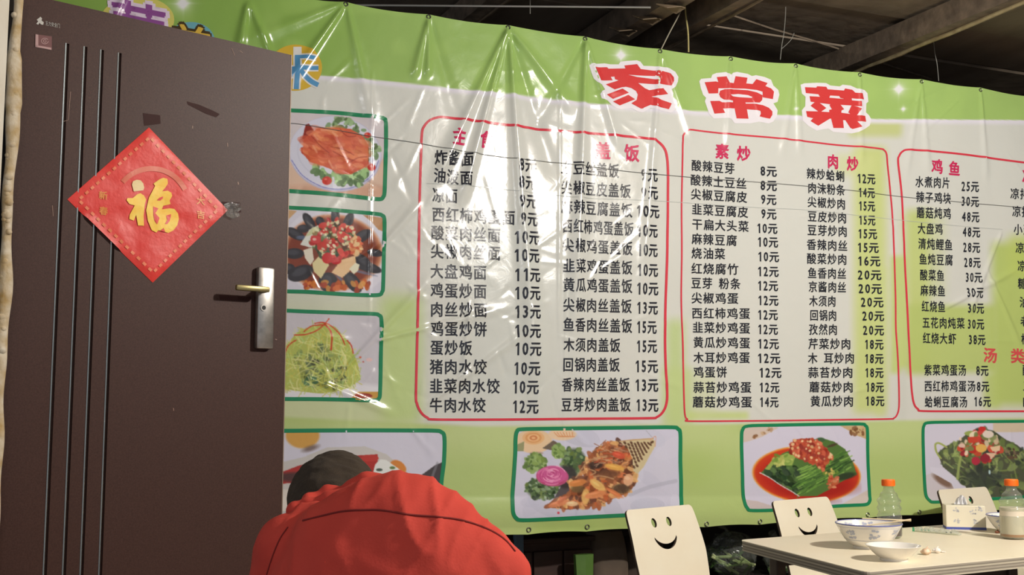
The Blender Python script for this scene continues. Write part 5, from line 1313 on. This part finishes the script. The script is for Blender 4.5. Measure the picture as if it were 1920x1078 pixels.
clear = film('clear_bottle_plastic', (238, 242, 236), 0.08, 0.10, 1.42); milky = None
capm = mat('orange_cap', (250, 116, 30), 0.4); 
def bottle(px, py, label, body_m, H_=0.225, rb=0.047, liquid=None, liq_h=0.05, milk=None):
    c = at_z(px, py, TZ); c.z = TZ
    e = empty('drink_bottle', c, label, 'bottle', 'orange-capped bottles on the table')
    pr = [(0, 0.003), (rb * .8, 0.002), (rb * .97, 0.008), (rb, 0.02), (rb, 0.085)]
    ph = 0.085; top_body = H_ - 0.046
    while ph < top_body - 0.001:                         # waisted rings round the upper body
        t = (ph - 0.085) / (top_body - 0.085)
        shrink = 1 - 0.42 * max(0, (t - 0.62) / 0.38) ** 1.5
        pr.append((rb * shrink * (0.935 + 0.065 * math.cos((ph - 0.085) * 2 * math.pi / 0.030)), ph)); ph += 0.0025
    rn = 0.0185
    pr += [(rb * .52, top_body), (rn * 1.1, top_body + 0.010), (rn, top_body + 0.016), (rn, top_body + 0.020), (rn * 1.18, top_body + 0.021), (rn * 1.18, top_body + 0.024), (rn, top_body + 0.025), (rn, H_ - 0.008)]
    mb = MB(); mb.lathe(pr, 36); body = mb.build('bottle_body', body_m, e, smooth=True, world=False)
    mb = MB(); z0 = H_ - 0.022; rc = 0.0255
    prc = [(0, z0 + 0.003), (rc * .86, z0 + 0.003), (rc, z0), (rc, z0 + 0.022), (rc * .96, z0 + 0.025), (0, z0 + 0.0255)]
    mb.lathe(prc, 40)
    for k in range(40):
        a = 2 * math.pi * k / 40; mb.box((rc * math.cos(a), rc * math.sin(a), z0 + 0.011), (0.0012, 0.0016, 0.019), Matrix.Rotation(a, 3, 'Z'))
    mb.build('screw_cap', capm, e, smooth=True, world=False)
    if liquid:
        mb = MB(); mb.lathe([(0, 0.004), (rb * .93, 0.009), (rb * .96, 0.02), (rb * .96, liq_h), (0, liq_h)], 36); mb.build('sauce', liquid, body, smooth=True, world=False)
    if milk:
        mb = MB(); mb.lathe([(0, 0.0105), (rb * .95, 0.0105), (rb * .96, 0.02), (rb * .96, milk), (0, milk + 0.002)], 36); mb.build('milky_filling', mat('milky_filling', (236, 224, 204), 0.5, alpha=.8), body, smooth=True, world=False)
    return e
soy = mat('dark_sauce', (58, 22, 18), 0.15)
bottle(1669, 1008, 'clear orange-capped ribbed bottle with dark sauce at the bottom, behind the large bowl', clear, liquid=soy, liq_h=0.045)
bottle(1901, 1010, 'orange-capped ribbed bottle with pale milky filling, right of the tissue box', clear, H_=0.228, rb=0.050, liquid=mat('brown_residue', (176, 120, 66), 0.3), liq_h=0.011, milk=0.122)

# tissue box
c = at_z(1812, 993, TZ); c.z = TZ
tb_e = empty('tissue_box', c, 'cream tissue box with blue base stripe and grey flower prints, a tissue sticking out', 'tissue box', None, R(-13))
card = mat('cream_card', (234, 228, 206), 0.55, noise=(6, (226, 218, 194), .3)); bw, bd_, bh = 0.158, 0.095, 0.100
mb = MB(); mb.box((0, bd_ / 2, bh / 2), (bw, bd_, bh), None, 0.003); mb.build('carton', card, tb_e, world=False)
mb = MB(); mb.box((0, bd_ / 2, 0.005), (bw + 0.001, bd_ + 0.001, 0.010)); mb.build('blue_stripe', mat('blue_stripe', (70, 84, 160), 0.5), tb_e, world=False)
mb = MB(); rs_ = random.Random(9)
for fx, fz in ((-0.038, 0.082), (0.028, 0.074), (-0.036, 0.036), (0.040, 0.034), (0.052, 0.088)):
    for q_ in range(12):
        x, z_ = fx + rs_.uniform(-.012, .012), fz + rs_.uniform(-.008, .008); s_ = rs_.uniform(.0022, .005)
        mb.bm.faces.new([mb.bm.verts.new((x + s_ * math.cos(a), -0.0008, z_ + s_ * .8 * math.sin(a))) for a in np.linspace(0, 2 * math.pi, 7)[:-1]])
mb.build('flower_print', mat('grey_print', (198, 198, 200), 0.6), tb_e, world=False, fix=False)
mb = MB(); mb.bm.faces.new([mb.bm.verts.new((-0.012 + 0.038 * math.cos(a), bd_ / 2 + 0.016 * math.sin(a), bh + 0.0008)) for a in np.linspace(0, 2 * math.pi, 25)[:-1]]); mb.build('slot', mat('slot_dark', (120, 116, 108), 0.8), tb_e, world=False, fix=False)
mb = MB(); g_ = []
for i in range(15):
    row = []
    for j in range(9):
        x = (i / 14 - .5) * (0.055 - 0.018 * (j / 8)); zt = bh - 0.004 + 0.046 * (j / 8) * (1 - 0.35 * abs(i / 14 - .5) * 2)
        row.append(mb.bm.verts.new((-0.012 + x + 0.006 * j / 8, bd_ / 2 + 0.009 * math.sin(i * 1.3 + j * .25) * (0.3 + j / 8), zt)))
    g_.append(row)
for i in range(14):
    for j in range(8): mb.bm.faces.new((g_[i][j], g_[i + 1][j], g_[i + 1][j + 1], g_[i][j + 1]))
mb.build('tissue', mat('white_tissue', (236, 236, 238), 0.9), tb_e, smooth=True, world=False, fix=False)

# opened chopstick wrapper lying on the table
e = empty('chopstick_wrapper', at_z(1758, 1000, TZ), 'flat clear chopstick wrapper with green print lying on the table beside the tissue box', 'wrapper')
pa, pb = at_z(1714, 996, TZ), at_z(1800, 1004, TZ); d = (pb - pa).normalized(); n_ = Vector((-d.y, d.x, 0)); L = (pb - pa).length
mb = MB(); rings = []
for i in range(29):                                         # a limp, slightly puffed sleeve
    t = i / 28; hh = (.0085 + .0025 * math.sin(i * 1.9) + .002 * math.sin(i * .8)) * (1 if 1 < i < 27 else .45); ww = .016
    rings.append([mb.bm.verts.new(pa + d * (L * t) + n_ * (ww * math.cos(q_)) + Vector((0, 0, .001 + hh + hh * math.sin(q_)))) for q_ in np.linspace(0, 2 * math.pi, 11)[:-1]])
for A, B in zip(rings, rings[1:]):
    for k in range(10): mb.bm.faces.new((A[k], A[(k + 1) % 10], B[(k + 1) % 10], B[k]))
w = mb.build('wrapper_film', film('wrapper_film', (240, 244, 238), 0.15, 0.25, 1.4, (60, .6, .01)), e, smooth=True, fix=True)
def wpatch(t0, t1, s0, s1, nm, m):
    mb = MB(); mb.prism([pa + d * (L * a) - n_ * .0175 + Vector((0, 0, .010 + b * .6)) for a, b in ((t0, s0), (t1, s0), (t1, s1), (t0, s1))], n_ * -.0004); mb.build(nm, m, e)
wpatch(0.01, 0.06, -0.014, 0.014, 'green_band', mat('green_print', (96, 190, 140), 0.5))
for k in range(3): wpatch(0.20 + k * 0.08, 0.235 + k * 0.08, -0.004, 0.006, 'green_mark', mat('pale_green_print', (170, 204, 180), 0.5))
for k in range(2): wpatch(0.74 + k * 0.1, 0.78 + k * 0.1, -0.004, 0.004, 'grey_mark', mat('grey_mark', (150, 154, 150), 0.5))

# garlic and crumbs
def lump(px, py, r, sc, m, name, label, cat, seed, parts=3, grp=None):
    c = at_z(px, py, TZ); rr = random.Random(seed); mb = MB()
    mb.sphere(c + Vector((0, 0, r * sc[2])), r, 16, sc, Matrix.Rotation(rr.uniform(0, 3), 3, 'Z'))
    for k in range(parts):
        a = rr.uniform(0, 6.28); mb.sphere(c + Vector((r * .55 * math.cos(a), r * .4 * math.sin(a), r * sc[2] * rr.uniform(.8, 1.0))), r * rr.uniform(.5, .75), 12, sc)
    mb.tube([c + Vector((0, 0, r * sc[2] * 1.6)), c + Vector((r * .3, 0, r * sc[2] * 2.3)), c + Vector((r * .5, 0.0, r * sc[2] * 2.5))], [r * .3, r * .14, r * .06], 8)
    tag(mb.build(name, m, smooth=True), label, cat, grp)
lump(1737, 1040, 0.0165, (1.2, .85, .72), mat('garlic_brown', (190, 146, 104), 0.6, noise=(60, (232, 214, 190), .2)), 'garlic_clove', 'brown-skinned garlic clove on the table right of the small bowl', 'garlic', 3)
lump(1757, 1037, 0.0130, (1.15, .9, .75), mat('garlic_white', (240, 232, 222), 0.6), 'garlic_clove', 'white peeled garlic clove just right of the brown one', 'garlic', 5)
lump(1768, 1036, 0.006, (1.8, .6, .4), mat('garlic_white', (240, 232, 222), 0.6), 'garlic_skin', 'small flake of garlic skin at the right of the cloves', 'garlic', 6, 1)
lump(1870, 1000, 0.010, (1.5, .8, .6), mat('crust_brown', (120, 72, 46), 0.7), 'food_scrap', 'small brown scrap of food left of the milky bottle', 'scrap', 8, 2)

# ------------------------------------------------------------------ stores in the dark behind and below the banner
def behind(px, py, back):                                  # point on a plane parallel to the banner, 'back' metres behind it
    return on_plane(px, py, BP - BN * back, BN)
def floor_box(px0, px1, py_top, back, depth, name, m, label, cat, bev=0.01):
    a, b = behind(px0, py_top, back), behind(px1, py_top, back)
    w = (b - a).length; c = (a + b) / 2; h = a.z
    e = empty(name, Vector((c.x, c.y, 0)) - BN * depth / 2, label, cat)
    return e, Vector((c.x, c.y, 0)), w, h
rot = rot_z(BD)
# low wooden cabinet with boards
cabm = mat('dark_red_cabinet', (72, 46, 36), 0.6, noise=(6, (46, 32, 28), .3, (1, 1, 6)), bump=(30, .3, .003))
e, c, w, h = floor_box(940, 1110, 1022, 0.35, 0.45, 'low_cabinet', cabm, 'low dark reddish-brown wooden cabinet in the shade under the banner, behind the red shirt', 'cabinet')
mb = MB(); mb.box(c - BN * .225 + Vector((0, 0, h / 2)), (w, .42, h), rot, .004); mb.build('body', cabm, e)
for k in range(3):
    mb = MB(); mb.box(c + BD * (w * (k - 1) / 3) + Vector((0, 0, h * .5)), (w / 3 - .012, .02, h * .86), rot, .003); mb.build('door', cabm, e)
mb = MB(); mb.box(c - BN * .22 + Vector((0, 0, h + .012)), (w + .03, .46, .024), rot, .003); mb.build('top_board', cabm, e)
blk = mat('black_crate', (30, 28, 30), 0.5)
CABTOP = h + .0245
def crate(px0, px1, py, back, label, m, hh=.10):
    a, b = behind(px0, py, back), behind(px1, py, back); hh = a.z - CABTOP; w = (b - a).length; c = (a + b) / 2
    e = empty('storage_crate', Vector((c.x, c.y, c.z - hh)), label, 'crate')
    mb = MB(); t = .008
    mb.box(c - BN * .1 + Vector((0, 0, -hh + t / 2)), (w, .2, t), rot)
    for s_ in (0, -1): mb.box(c + BN * (s_ * .2) + Vector((0, 0, -hh / 2)), (w, t, hh), rot, .002)
    for s_ in (-.5, .5): mb.box(c - BN * .1 + BD * (s_ * w) + Vector((0, 0, -hh / 2)), (t, .2, hh), rot, .002)
    mb.box(c + BN * .006 + Vector((0, 0, -.008)), (w + .01, .014, .014), rot, .002)
    mb.build('crate_body', m, e); return e
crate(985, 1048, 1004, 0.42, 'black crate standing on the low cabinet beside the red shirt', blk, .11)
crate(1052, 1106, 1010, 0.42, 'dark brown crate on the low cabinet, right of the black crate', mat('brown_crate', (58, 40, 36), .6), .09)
blu = mat('blue_cloth', (96, 120, 140), .8)
a = behind(972, 1018, .34); mb = MB(); mb.box(a + Vector((0, 0, -.04)), (.05, .03, .18), rot, .008); tag(mb.build('folded_cloth', blu), 'pale blue folded cloth just visible beside the right shoulder under the banner', 'cloth')
# woven sack
def blob(name, cpos, rad, sc, m, parent, seed, amp=.12, seg=28, smoothn=True):
    mb = MB(); q_ = bmesh.ops.create_uvsphere(mb.bm, u_segments=seg, v_segments=seg * 2 // 3, radius=1.0)
    for v in mb.bm.verts:
        n = v.co.copy(); k = 1 + amp * float(vnoise(n.x * 1.0 + n.z * .7 + seed, n.y + n.z * .6, .55, seed)) + amp * .5 * float(vnoise(n.x + n.z + seed, n.y - n.z, .22, seed + 1))
        v.co = Vector((n.x * sc[0], n.y * sc[1], max(n.z * k, -.97) / k * sc[2])) * (rad * k)
    for v in mb.bm.verts: v.co = rot @ v.co + Vector(cpos)
    return mb.build(name, m, parent, smooth=smoothn)
sack = mat('woven_sack', (116, 100, 84), .85, noise=(7, (84, 72, 62), .3), bump=(160, .5, .002))
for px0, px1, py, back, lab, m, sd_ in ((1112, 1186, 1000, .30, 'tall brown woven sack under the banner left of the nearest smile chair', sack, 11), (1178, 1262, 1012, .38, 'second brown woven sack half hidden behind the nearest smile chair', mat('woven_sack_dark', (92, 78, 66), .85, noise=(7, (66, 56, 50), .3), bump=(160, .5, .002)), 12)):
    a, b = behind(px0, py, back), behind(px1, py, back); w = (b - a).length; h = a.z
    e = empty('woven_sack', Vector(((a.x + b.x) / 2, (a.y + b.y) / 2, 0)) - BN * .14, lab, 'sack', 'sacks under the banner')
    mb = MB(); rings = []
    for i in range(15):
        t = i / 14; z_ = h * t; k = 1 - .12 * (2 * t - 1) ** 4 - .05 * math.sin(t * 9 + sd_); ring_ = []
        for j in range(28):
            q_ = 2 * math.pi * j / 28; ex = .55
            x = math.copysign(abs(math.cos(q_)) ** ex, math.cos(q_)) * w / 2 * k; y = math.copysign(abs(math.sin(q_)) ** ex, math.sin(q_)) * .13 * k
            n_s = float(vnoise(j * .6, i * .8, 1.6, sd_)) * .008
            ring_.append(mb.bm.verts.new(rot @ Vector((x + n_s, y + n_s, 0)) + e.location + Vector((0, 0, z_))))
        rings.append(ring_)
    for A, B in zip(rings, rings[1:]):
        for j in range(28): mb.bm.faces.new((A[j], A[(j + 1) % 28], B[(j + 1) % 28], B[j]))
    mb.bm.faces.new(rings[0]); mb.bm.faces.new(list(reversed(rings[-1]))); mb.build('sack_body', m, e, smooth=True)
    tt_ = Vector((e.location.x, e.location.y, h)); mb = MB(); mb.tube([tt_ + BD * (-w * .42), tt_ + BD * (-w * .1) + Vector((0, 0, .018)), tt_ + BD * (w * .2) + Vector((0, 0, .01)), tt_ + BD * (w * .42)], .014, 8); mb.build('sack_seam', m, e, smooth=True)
# green packet
gp = mat('green_packet', (96, 134, 54), .5, noise=(9, (70, 104, 44), .3)); a, b = behind(1076, 1040, .22), behind(1112, 1040, .22)
e = empty('green_packet', Vector(((a.x + b.x) / 2, (a.y + b.y) / 2, 0)), 'bright green packet standing in front of the brown woven sack under the banner', 'packet')
mb = MB(); w = (b - a).length; h = a.z; rings = []
for i in range(9):
    t = i / 8; k = .9 + .1 * math.cos(t * 5); rings.append([mb.bm.verts.new(rot @ Vector((x * w * k, y * .05 * (1 - t * .6), 0)) + e.location + Vector((0, 0, h * t))) for x, y in ((-.5, -.6), (0, -1), (.5, -.6), (.5, .6), (0, 1), (-.5, .6))])
for A, B in zip(rings, rings[1:]):
    for j in range(6): mb.bm.faces.new((A[j], A[(j + 1) % 6], B[(j + 1) % 6], B[j]))
mb.bm.faces.new(rings[0]); mb.bm.faces.new(list(reversed(rings[-1]))); mb.build('packet_body', gp, e)
mb = MB(); mb.box(e.location - BN * -.052 + Vector((0, 0, h * .42)), (w * .8, .004, h * .3), rot); mb.build('packet_label', mat('packet_label', (150, 146, 130), .6), e)
# clear bags of leafy vegetables on a low bench
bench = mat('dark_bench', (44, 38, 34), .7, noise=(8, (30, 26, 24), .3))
a, b = behind(1290, 1082, .22), behind(1760, 1082, .22); a.z = b.z = 0.36; c = (a + b) / 2; L = (b - a).length
e = empty('low_bench', Vector((c.x, c.y, 0)) - BN * .2, 'dark low bench under the banner behind the chairs, carrying bags of vegetables', 'bench')
mb = MB(); mb.box(Vector((c.x, c.y, .345)) - BN * .2, (L, .42, .03), rot, .004); mb.build('bench_top', bench, e)
for sx in (-.46, 0, .46):
    for sy in (.04, .36):
        mb = MB(); mb.box(Vector((c.x, c.y, .165)) + BD * (L * sx) - BN * sy, (.04, .04, .33), rot, .003); mb.build('leg', bench, e)
bagm = film('crinkled_bag', (228, 236, 226), .12, .10, 1.55, (26, 1.0, .03)); leafd = mat('dark_leaf', (60, 92, 44), .6, noise=(20, (110, 140, 74), .3)); leafp = mat('pale_stalk', (196, 206, 150), .55)
def veg_bag(px, py, r, sc, label, seed, back=.30):
    c = behind(px, py, back); rr = random.Random(seed); c.z = .364 + r * sc[2] * .98
    e = empty('vegetable_bag', Vector((c.x, c.y, .361)), label, 'bag', 'clear bags of vegetables on the bench')
    greens = MB()
    for k in range(34):
        a0 = rr.uniform(-1, 1); s_ = c + rot @ Vector((a0 * r * sc[0] * .7, rr.uniform(-.5, .5) * r * sc[1], rr.uniform(-.8, .2) * r * sc[2])); ln = rr.uniform(.4, .9) * r
        d = rot @ Vector((rr.uniform(-.7, .7), rr.uniform(-.4, .4), rr.uniform(-.1, .5))).normalized(); sd2 = d.cross(Vector((0, 0, 1))).normalized() * rr.uniform(.012, .03)
        p0, p1, p2 = s_ - d * ln * .5, s_ + Vector((0, 0, .012)), s_ + d * ln * .5
        v = [greens.bm.verts.new(q_) for q_ in (p0, p1 - sd2, p2, p1 + sd2, p1 + Vector((0, 0, .008)))]
        for q_ in ((0, 1, 4), (1, 2, 4), (2, 3, 4), (3, 0, 4)): greens.bm.faces.new([v[j] for j in q_])
    tag(greens.build('leafy_greens', leafd, e, fix=False), 'green leaves', None, None, 'stuff')
    st_ = MB()
    for k in range(8):
        s_ = c + rot @ Vector((rr.uniform(-.5, .5) * r * sc[0], -.3 * r * sc[1], rr.uniform(-.6, 0) * r * sc[2])); d = rot @ Vector((rr.uniform(.3, 1), 0, rr.uniform(-.5, .1))).normalized() * r * .5
        st_.tube([s_ - d, s_, s_ + d], [.006, .009, .007], 6)
    tag(st_.build('stalks', leafp, e, smooth=True), 'pale stalks', None, None, 'stuff')
    blob('bag_film', c, r, sc, bagm, e, seed, .22, 36)
    mb = MB(); tp_ = c + Vector((0, 0, r * sc[2] * .9)); mb.tube([tp_, tp_ + rot @ Vector((-.02, 0, .03)), tp_ + rot @ Vector((-.05, 0, .045)), tp_ + rot @ Vector((-.075, 0, .075))], [.022, .008, .016, .024], 10, False)
    mb.build('bag_neck', bagm, e, smooth=True, fix=False)
veg_bag(1368, 1052, .145, (1.0, .8, .82), 'clear plastic bag of pale-stalked greens right of the nearest smile chair', 21)
veg_bag(1470, 1062, .112, (1.05, .8, .7), 'smaller clear bag of dark greens below the left end of the table', 22)
veg_bag(1672, 1068, .13, (1.3, .8, .6), 'clear plastic bag glimpsed under the front edge of the table', 23, .34)
# ------------------------------------------------------------------ the person in the red shirt, seen from behind, bent over a meal
skin_m = mat('skin', (150, 104, 80), .55); hair_m = mat('short_black_hair', (58, 47, 36), .95, noise=(45, (74, 62, 46), .3), bump=(700, 1.0, .004))
cloth_m = mat('coral_red_shirt', (204, 74, 60), .85, spec=.25, noise=(9, (188, 60, 48), .35), bump=(240, .35, .0012)); seam_m = mat('shirt_seam', (120, 30, 24), .9)
jeans = mat('dark_trousers', (44, 46, 58), .85)
def fused(name, prims, voxel, m, parent, smooth_it=6, disp=None):
    """prims: ('c', a, b, ra, rb) tapered limbs, ('e', centre, radii, rotation) ellipsoids; fused into one skin"""
    mb = MB()
    for p_ in prims:
        if p_[0] == 'c':
            a, b, ra, rb = Vector(p_[1]), Vector(p_[2]), p_[3], p_[4]; n = max(3, int((b - a).length / (min(ra, rb) * .35)) + 1)
            for i in range(n + 1):
                t = i / n; mb.sphere(a.lerp(b, t), ra + (rb - ra) * t, 16)
        else: mb.sphere(p_[1], 1.0, 28, p_[2], p_[3] if len(p_) > 3 else None)
    me = bpy.data.meshes.new(name); mb.bm.to_mesh(me); mb.bm.free()
    o = bpy.data.objects.new(name, me); COL.objects.link(o)
    r_ = o.modifiers.new('r', 'REMESH'); r_.mode = 'VOXEL'; r_.voxel_size = voxel
    s_ = o.modifiers.new('s', 'SMOOTH'); s_.iterations = smooth_it; s_.factor = .6
    dg = bpy.context.evaluated_depsgraph_get(); me2 = bpy.data.meshes.new_from_object(o.evaluated_get(dg)); bpy.data.objects.remove(o); me2.name = name
    if disp:
        n = len(me2.vertices); co = np.empty(n * 3, np.float32); me2.vertices.foreach_get('co', co); co = co.reshape(-1, 3); no = np.empty(n * 3, np.float32); me2.vertices.foreach_get('normal', no); no = no.reshape(-1, 3)
        co = co + no * disp(co, no)[:, None]; me2.vertices.foreach_set('co', co.ravel().astype(np.float32)); me2.update()
    me2.materials.clear()
    return link_mesh(name, me2, m, parent, smooth=True)
BY = 1.86
def P(px, py, Y=BY): return at(px, py, Y)
man = empty('person', (P(740, 1000).x, BY - .02, 0), 'person with short dark hair seen from behind, bent forward, wearing a coral red shirt', 'person')
nape = P(680, 1003, BY + .09); headc = P(627, 966, 2.10); pelvis = Vector((P(745, 1000).x, BY - .06, .56)); chest = P(735, 1130, BY + .02)
shL, shR = P(548, 1030, BY + .03), P(905, 1058, BY - .01)
elL, elR = shL + Vector((-.07, .12, -.26)), shR + Vector((.085, .12, -.26)); haL, haR = elL + Vector((.14, .26, .03)), elR + Vector((-.16, .26, .03))
knL, knR = pelvis + Vector((-.14, .42, .0)), pelvis + Vector((.14, .42, .0)); ftL, ftR = Vector((knL.x, knL.y - .02, .09)), Vector((knR.x, knR.y - .02, .09))
hrot = Matrix.Rotation(R(-50), 3, 'X')
Hh = lambda v: headc + hrot @ Vector(v)
prims = [('e', headc, (.080, .100, .108), hrot), ('c', nape, headc + Vector((0, -.02, -.02)), .054, .056), ('e', Hh((0, .055, -.045)), (.056, .055, .065), hrot),
         ('c', Hh((0, .102, -.005)), Hh((0, .120, -.03)), .010, .014), ('e', Hh((-.078, .01, -.015)), (.010, .020, .032), hrot), ('e', Hh((.078, .01, -.015)), (.010, .020, .032), hrot),
         ('c', Hh((-.028, .094, .012)), Hh((-.030, .094, .012)), .012, .012), ('c', Hh((.028, .094, .012)), Hh((.030, .094, .012)), .012, .012), ('c', Hh((-.02, .1, -.068)), Hh((.02, .1, -.068)), .008, .008),
         ('c', nape, chest, .070, .12), ('c', chest, pelvis, .13, .14), ('c', shL + Vector((.04, 0, 0)), shR - Vector((.04, 0, 0)), .055, .055), ('c', shL, elL, .048, .038), ('c', shR, elR, .048, .038), ('c', elL, haL, .036, .026), ('c', elR, haR, .036, .026),
         ('c', pelvis + Vector((-.09, 0, 0)), knL, .085, .06), ('c', pelvis + Vector((.09, 0, 0)), knR, .085, .06), ('c', knL, ftL, .056, .038), ('c', knR, ftR, .056, .038), ('c', ftL, ftL + Vector((0, .15, -.05)), .04, .03), ('c', ftR, ftR + Vector((0, .15, -.05)), .04, .03)]
for hnd, sx in ((haL, 1), (haR, -1)):                       # palms with five separate curled fingers
    prims.append(('e', hnd + Vector((0.0, .045, 0)), (.036, .045, .016)))
    for k, ln in enumerate((.060, .068, .064, .050)):
        b0 = hnd + Vector((sx * (.028 - .0185 * k), .085, 0)); b1 = b0 + Vector((0, ln * .5, -.004)); b2 = b1 + Vector((0, ln * .38, -.020))
        prims += [('c', b0 + Vector((0, -.02, 0)), b1, .0088, .0082), ('c', b1, b2, .0082, .0070)]
    t0 = hnd + Vector((sx * .030, .03, 0)); t1 = t0 + Vector((sx * .028, .030, -.004)); prims += [('c', t0, t1, .0105, .0095), ('c', t1, t1 + Vector((-sx * .002, .028, -.008)), .0095, .008)]
fused('body', prims, .006, skin_m, man, 3)
# cropped hair: a cap over the skull, thinner toward the nape
def hdisp(co, no): return .0022 * vnoise(co[:, 0], co[:, 2] + co[:, 1], .012, 4) + .003 * vnoise(co[:, 0] + co[:, 1], co[:, 2], .05, 6)
fused('hair', [('e', headc + hrot @ Vector((0, -.008, .010)), (.0865, .106, .110), hrot), ('e', headc + hrot @ Vector((0, -.040, -.020)), (.080, .072, .085), hrot)], .005, hair_m, man, 2, hdisp)

# shirt
def wr(co, no):
    x, y, z = co[:, 0], co[:, 1], co[:, 2]
    up = np.clip((z - .75) / .4, 0, 1)
    q1 = vnoise(x + .25 * z, z * .16 + y * .1, .050, 31); q2 = vnoise(x - .5 * z, z * .3 + x * .2, .042, 33)
    d = .0065 * (1 - np.abs(q1)) ** 3 + .005 * (1 - np.abs(q2)) ** 4 * up + .003 * vnoise(x, z * .6 + y, .10, 35) - .004
    # folds running down from each shoulder
    for sx, s_ in ((P(880, 1020).x, 1), (P(560, 1010).x, -1)):
        for k in range(4):
            q_ = (x - sx) - s_ * (.02 + .022 * k) * 1 + s_ * (P(700, 1010).z - z) * (-.12 + .10 * k)
            d += .004 * np.exp(-(q_ / .008) ** 2) * np.clip((1.02 - z) / .06, 0, 1)
    d += .006 * np.exp(-(((x - P(690, 1000).x) * .5 + (z - P(700, 1035).z)) / .018) ** 2) * np.exp(-((x - P(760, 1000).x) / .12) ** 2) * .6
    return d
rz = Matrix.Rotation(0, 3, 'X')
sp = [('c', P(590, 1023, BY + .05), P(705, 1016, BY + .02), .075, .085), ('c', P(705, 1016, BY + .02), P(800, 1030, BY), .085, .082), ('c', P(800, 1030, BY), P(890, 1051, BY - .01), .082, .072),
      ('c', P(548, 1042, BY + .04), P(590, 1030, BY + .04), .062, .074), ('c', P(890, 1056, BY - .01), P(915, 1085, BY - .01), .072, .072),
      ('c', P(620, 1002, BY + .07), P(700, 983, BY + .08), .052, .060), ('c', P(700, 983, BY + .08), P(765, 993, BY + .05), .060, .056),
      ('e', P(735, 1140, BY - .01), (.205, .125, .22)), ('e', P(735, 1260, BY - .02), (.195, .130, .24)), ('e', pelvis + Vector((0, 0, .03)), (.185, .135, .13)),
      ('c', shL, elL, .066, .056), ('c', shR + Vector((0, 0, -.02)), elR, .070, .056), ('c', elL, haL + Vector((-.02, -.04, 0)), .055, .040), ('c', elR, haR + Vector((.02, -.04, 0)), .055, .040)]
shirt = fused('shirt', sp, .0065, cloth_m, man, 5, wr)
# collar rumpled up against the neck: a folded band with soft ridges
def band(px_pts, r, m, par, name, Y):
    mb = MB(); pts = [P(x, y, Y_) for (x, y), Y_ in zip(px_pts, Y)]; C_s = [Vector(c_) for c_ in catmull([list(p_) for p_ in pts], 8)]
    rs_ = [r * (0.85 + .25 * math.sin(i * .9) * math.sin(i * .37)) for i in range(len(C_s))]; rs_[0] *= .4; rs_[-1] *= .4
    mb.tube(C_s, rs_, 14); return mb.build(name, m, par, smooth=True)
cp = [('c', P(578, 942, BY + .08), P(612, 927, BY + .10), .014, .018), ('c', P(612, 927, BY + .10), P(626, 926, BY + .10), .018, .015), ('c', P(626, 926, BY + .10), P(645, 932, BY + .09), .015, .015), ('c', P(645, 932, BY + .09), P(672, 916, BY + .09), .017, .022), ('c', P(672, 916, BY + .09), P(700, 911, BY + .09), .022, .022),
      ('c', P(700, 911, BY + .09), P(735, 916, BY + .08), .022, .020), ('c', P(735, 916, BY + .08), P(765, 938, BY + .05), .020, .022), ('c', P(765, 938, BY + .05), P(800, 946, BY + .03), .024, .024), ('c', P(800, 946, BY + .03), P(835, 966, BY + .02), .024, .02),
      ('c', P(600, 949, BY + .06), P(690, 934, BY + .06), .022, .026), ('c', P(690, 934, BY + .06), P(760, 946, BY + .04), .026, .024), ('c', P(560, 959, BY + .06), P(600, 949, BY + .06), .018, .022)]
fused('collar', cp, .0045, cloth_m, man, 5, lambda co, no: .006 * vnoise(co[:, 0] * 1.2 + co[:, 2] * .5, co[:, 2], .028, 41))
# yoke seam across the back, laid on the cloth
tree = BVHTree.FromPolygons([v.co + root_of(man) for v in shirt.data.vertices], [p_.vertices[:] for p_ in shirt.data.polygons])
mb = MB(); run = []
for x, y in catmull([(568, 976), (600, 968), (640, 959), (680, 956), (720, 957), (770, 965), (820, 969), (860, 974), (895, 984), (925, 997), (948, 1013), (966, 1034)], 9):
    d = ray(x, y).normalized(); h_, n_, _, _ = tree.ray_cast(CAM, d, 10)
    if h_ is not None: run.append(h_ - d * .0004)
mb.tube(run, .0019, 6); mb.build('yoke_seam', seam_m, man, smooth=True)
mb = MB(); run = []
for x, y in catmull([(540, 988), (525, 1010), (512, 1040), (500, 1077)], 8):
    d = ray(x, y).normalized(); h_, n_, _, _ = tree.ray_cast(CAM, d, 10)
    if h_ is not None: run.append(h_ - d * .0003)
if len(run) > 3: mb.tube(run, .0012, 6); mb.build('sleeve_seam', seam_m, man, smooth=True)
tp_ = [('c', pelvis + Vector((-.09, -.02, -.01)), knL, .105, .078), ('c', pelvis + Vector((.09, -.02, -.01)), knR, .105, .078), ('c', knL, ftL + Vector((0, 0, .02)), .074, .058), ('c', knR, ftR + Vector((0, 0, .02)), .074, .058), ('e', pelvis + Vector((0, -.01, -.01)), (.178, .13, .12))]
fused('trousers', tp_, .010, jeans, man, 4)
sh = mat('dark_shoe', (30, 28, 28), .5)
for f_ in (ftL, ftR):
    fused('shoe', [('c', Vector((f_.x, f_.y - .02, .055)), Vector((f_.x, f_.y + .17, .042)), .050, .040)], .007, sh, man, 3)
# stool under the person
sx_, sy_ = pelvis.x, pelvis.y - .02
st = empty('stool', (sx_, sy_, 0), 'round brown stool under the person in the red shirt', 'stool')
stm = mat('stool_brown', (104, 66, 44), .5)
mb = MB(); mb.lathe([(0, .395), (.15, .395), (.16, .402), (.16, .425), (.15, .432), (0, .432)], 36, (sx_, sy_, 0)); mb.build('seat', stm, st, smooth=True)
for a in (.785, 2.356, 3.927, 5.498):
    mb = MB(); mb.tube([(sx_ + .17 * math.cos(a), sy_ + .17 * math.sin(a), 0), (sx_ + .11 * math.cos(a), sy_ + .11 * math.sin(a), .40)], .014, 8); mb.build('leg', stm, st, smooth=True)
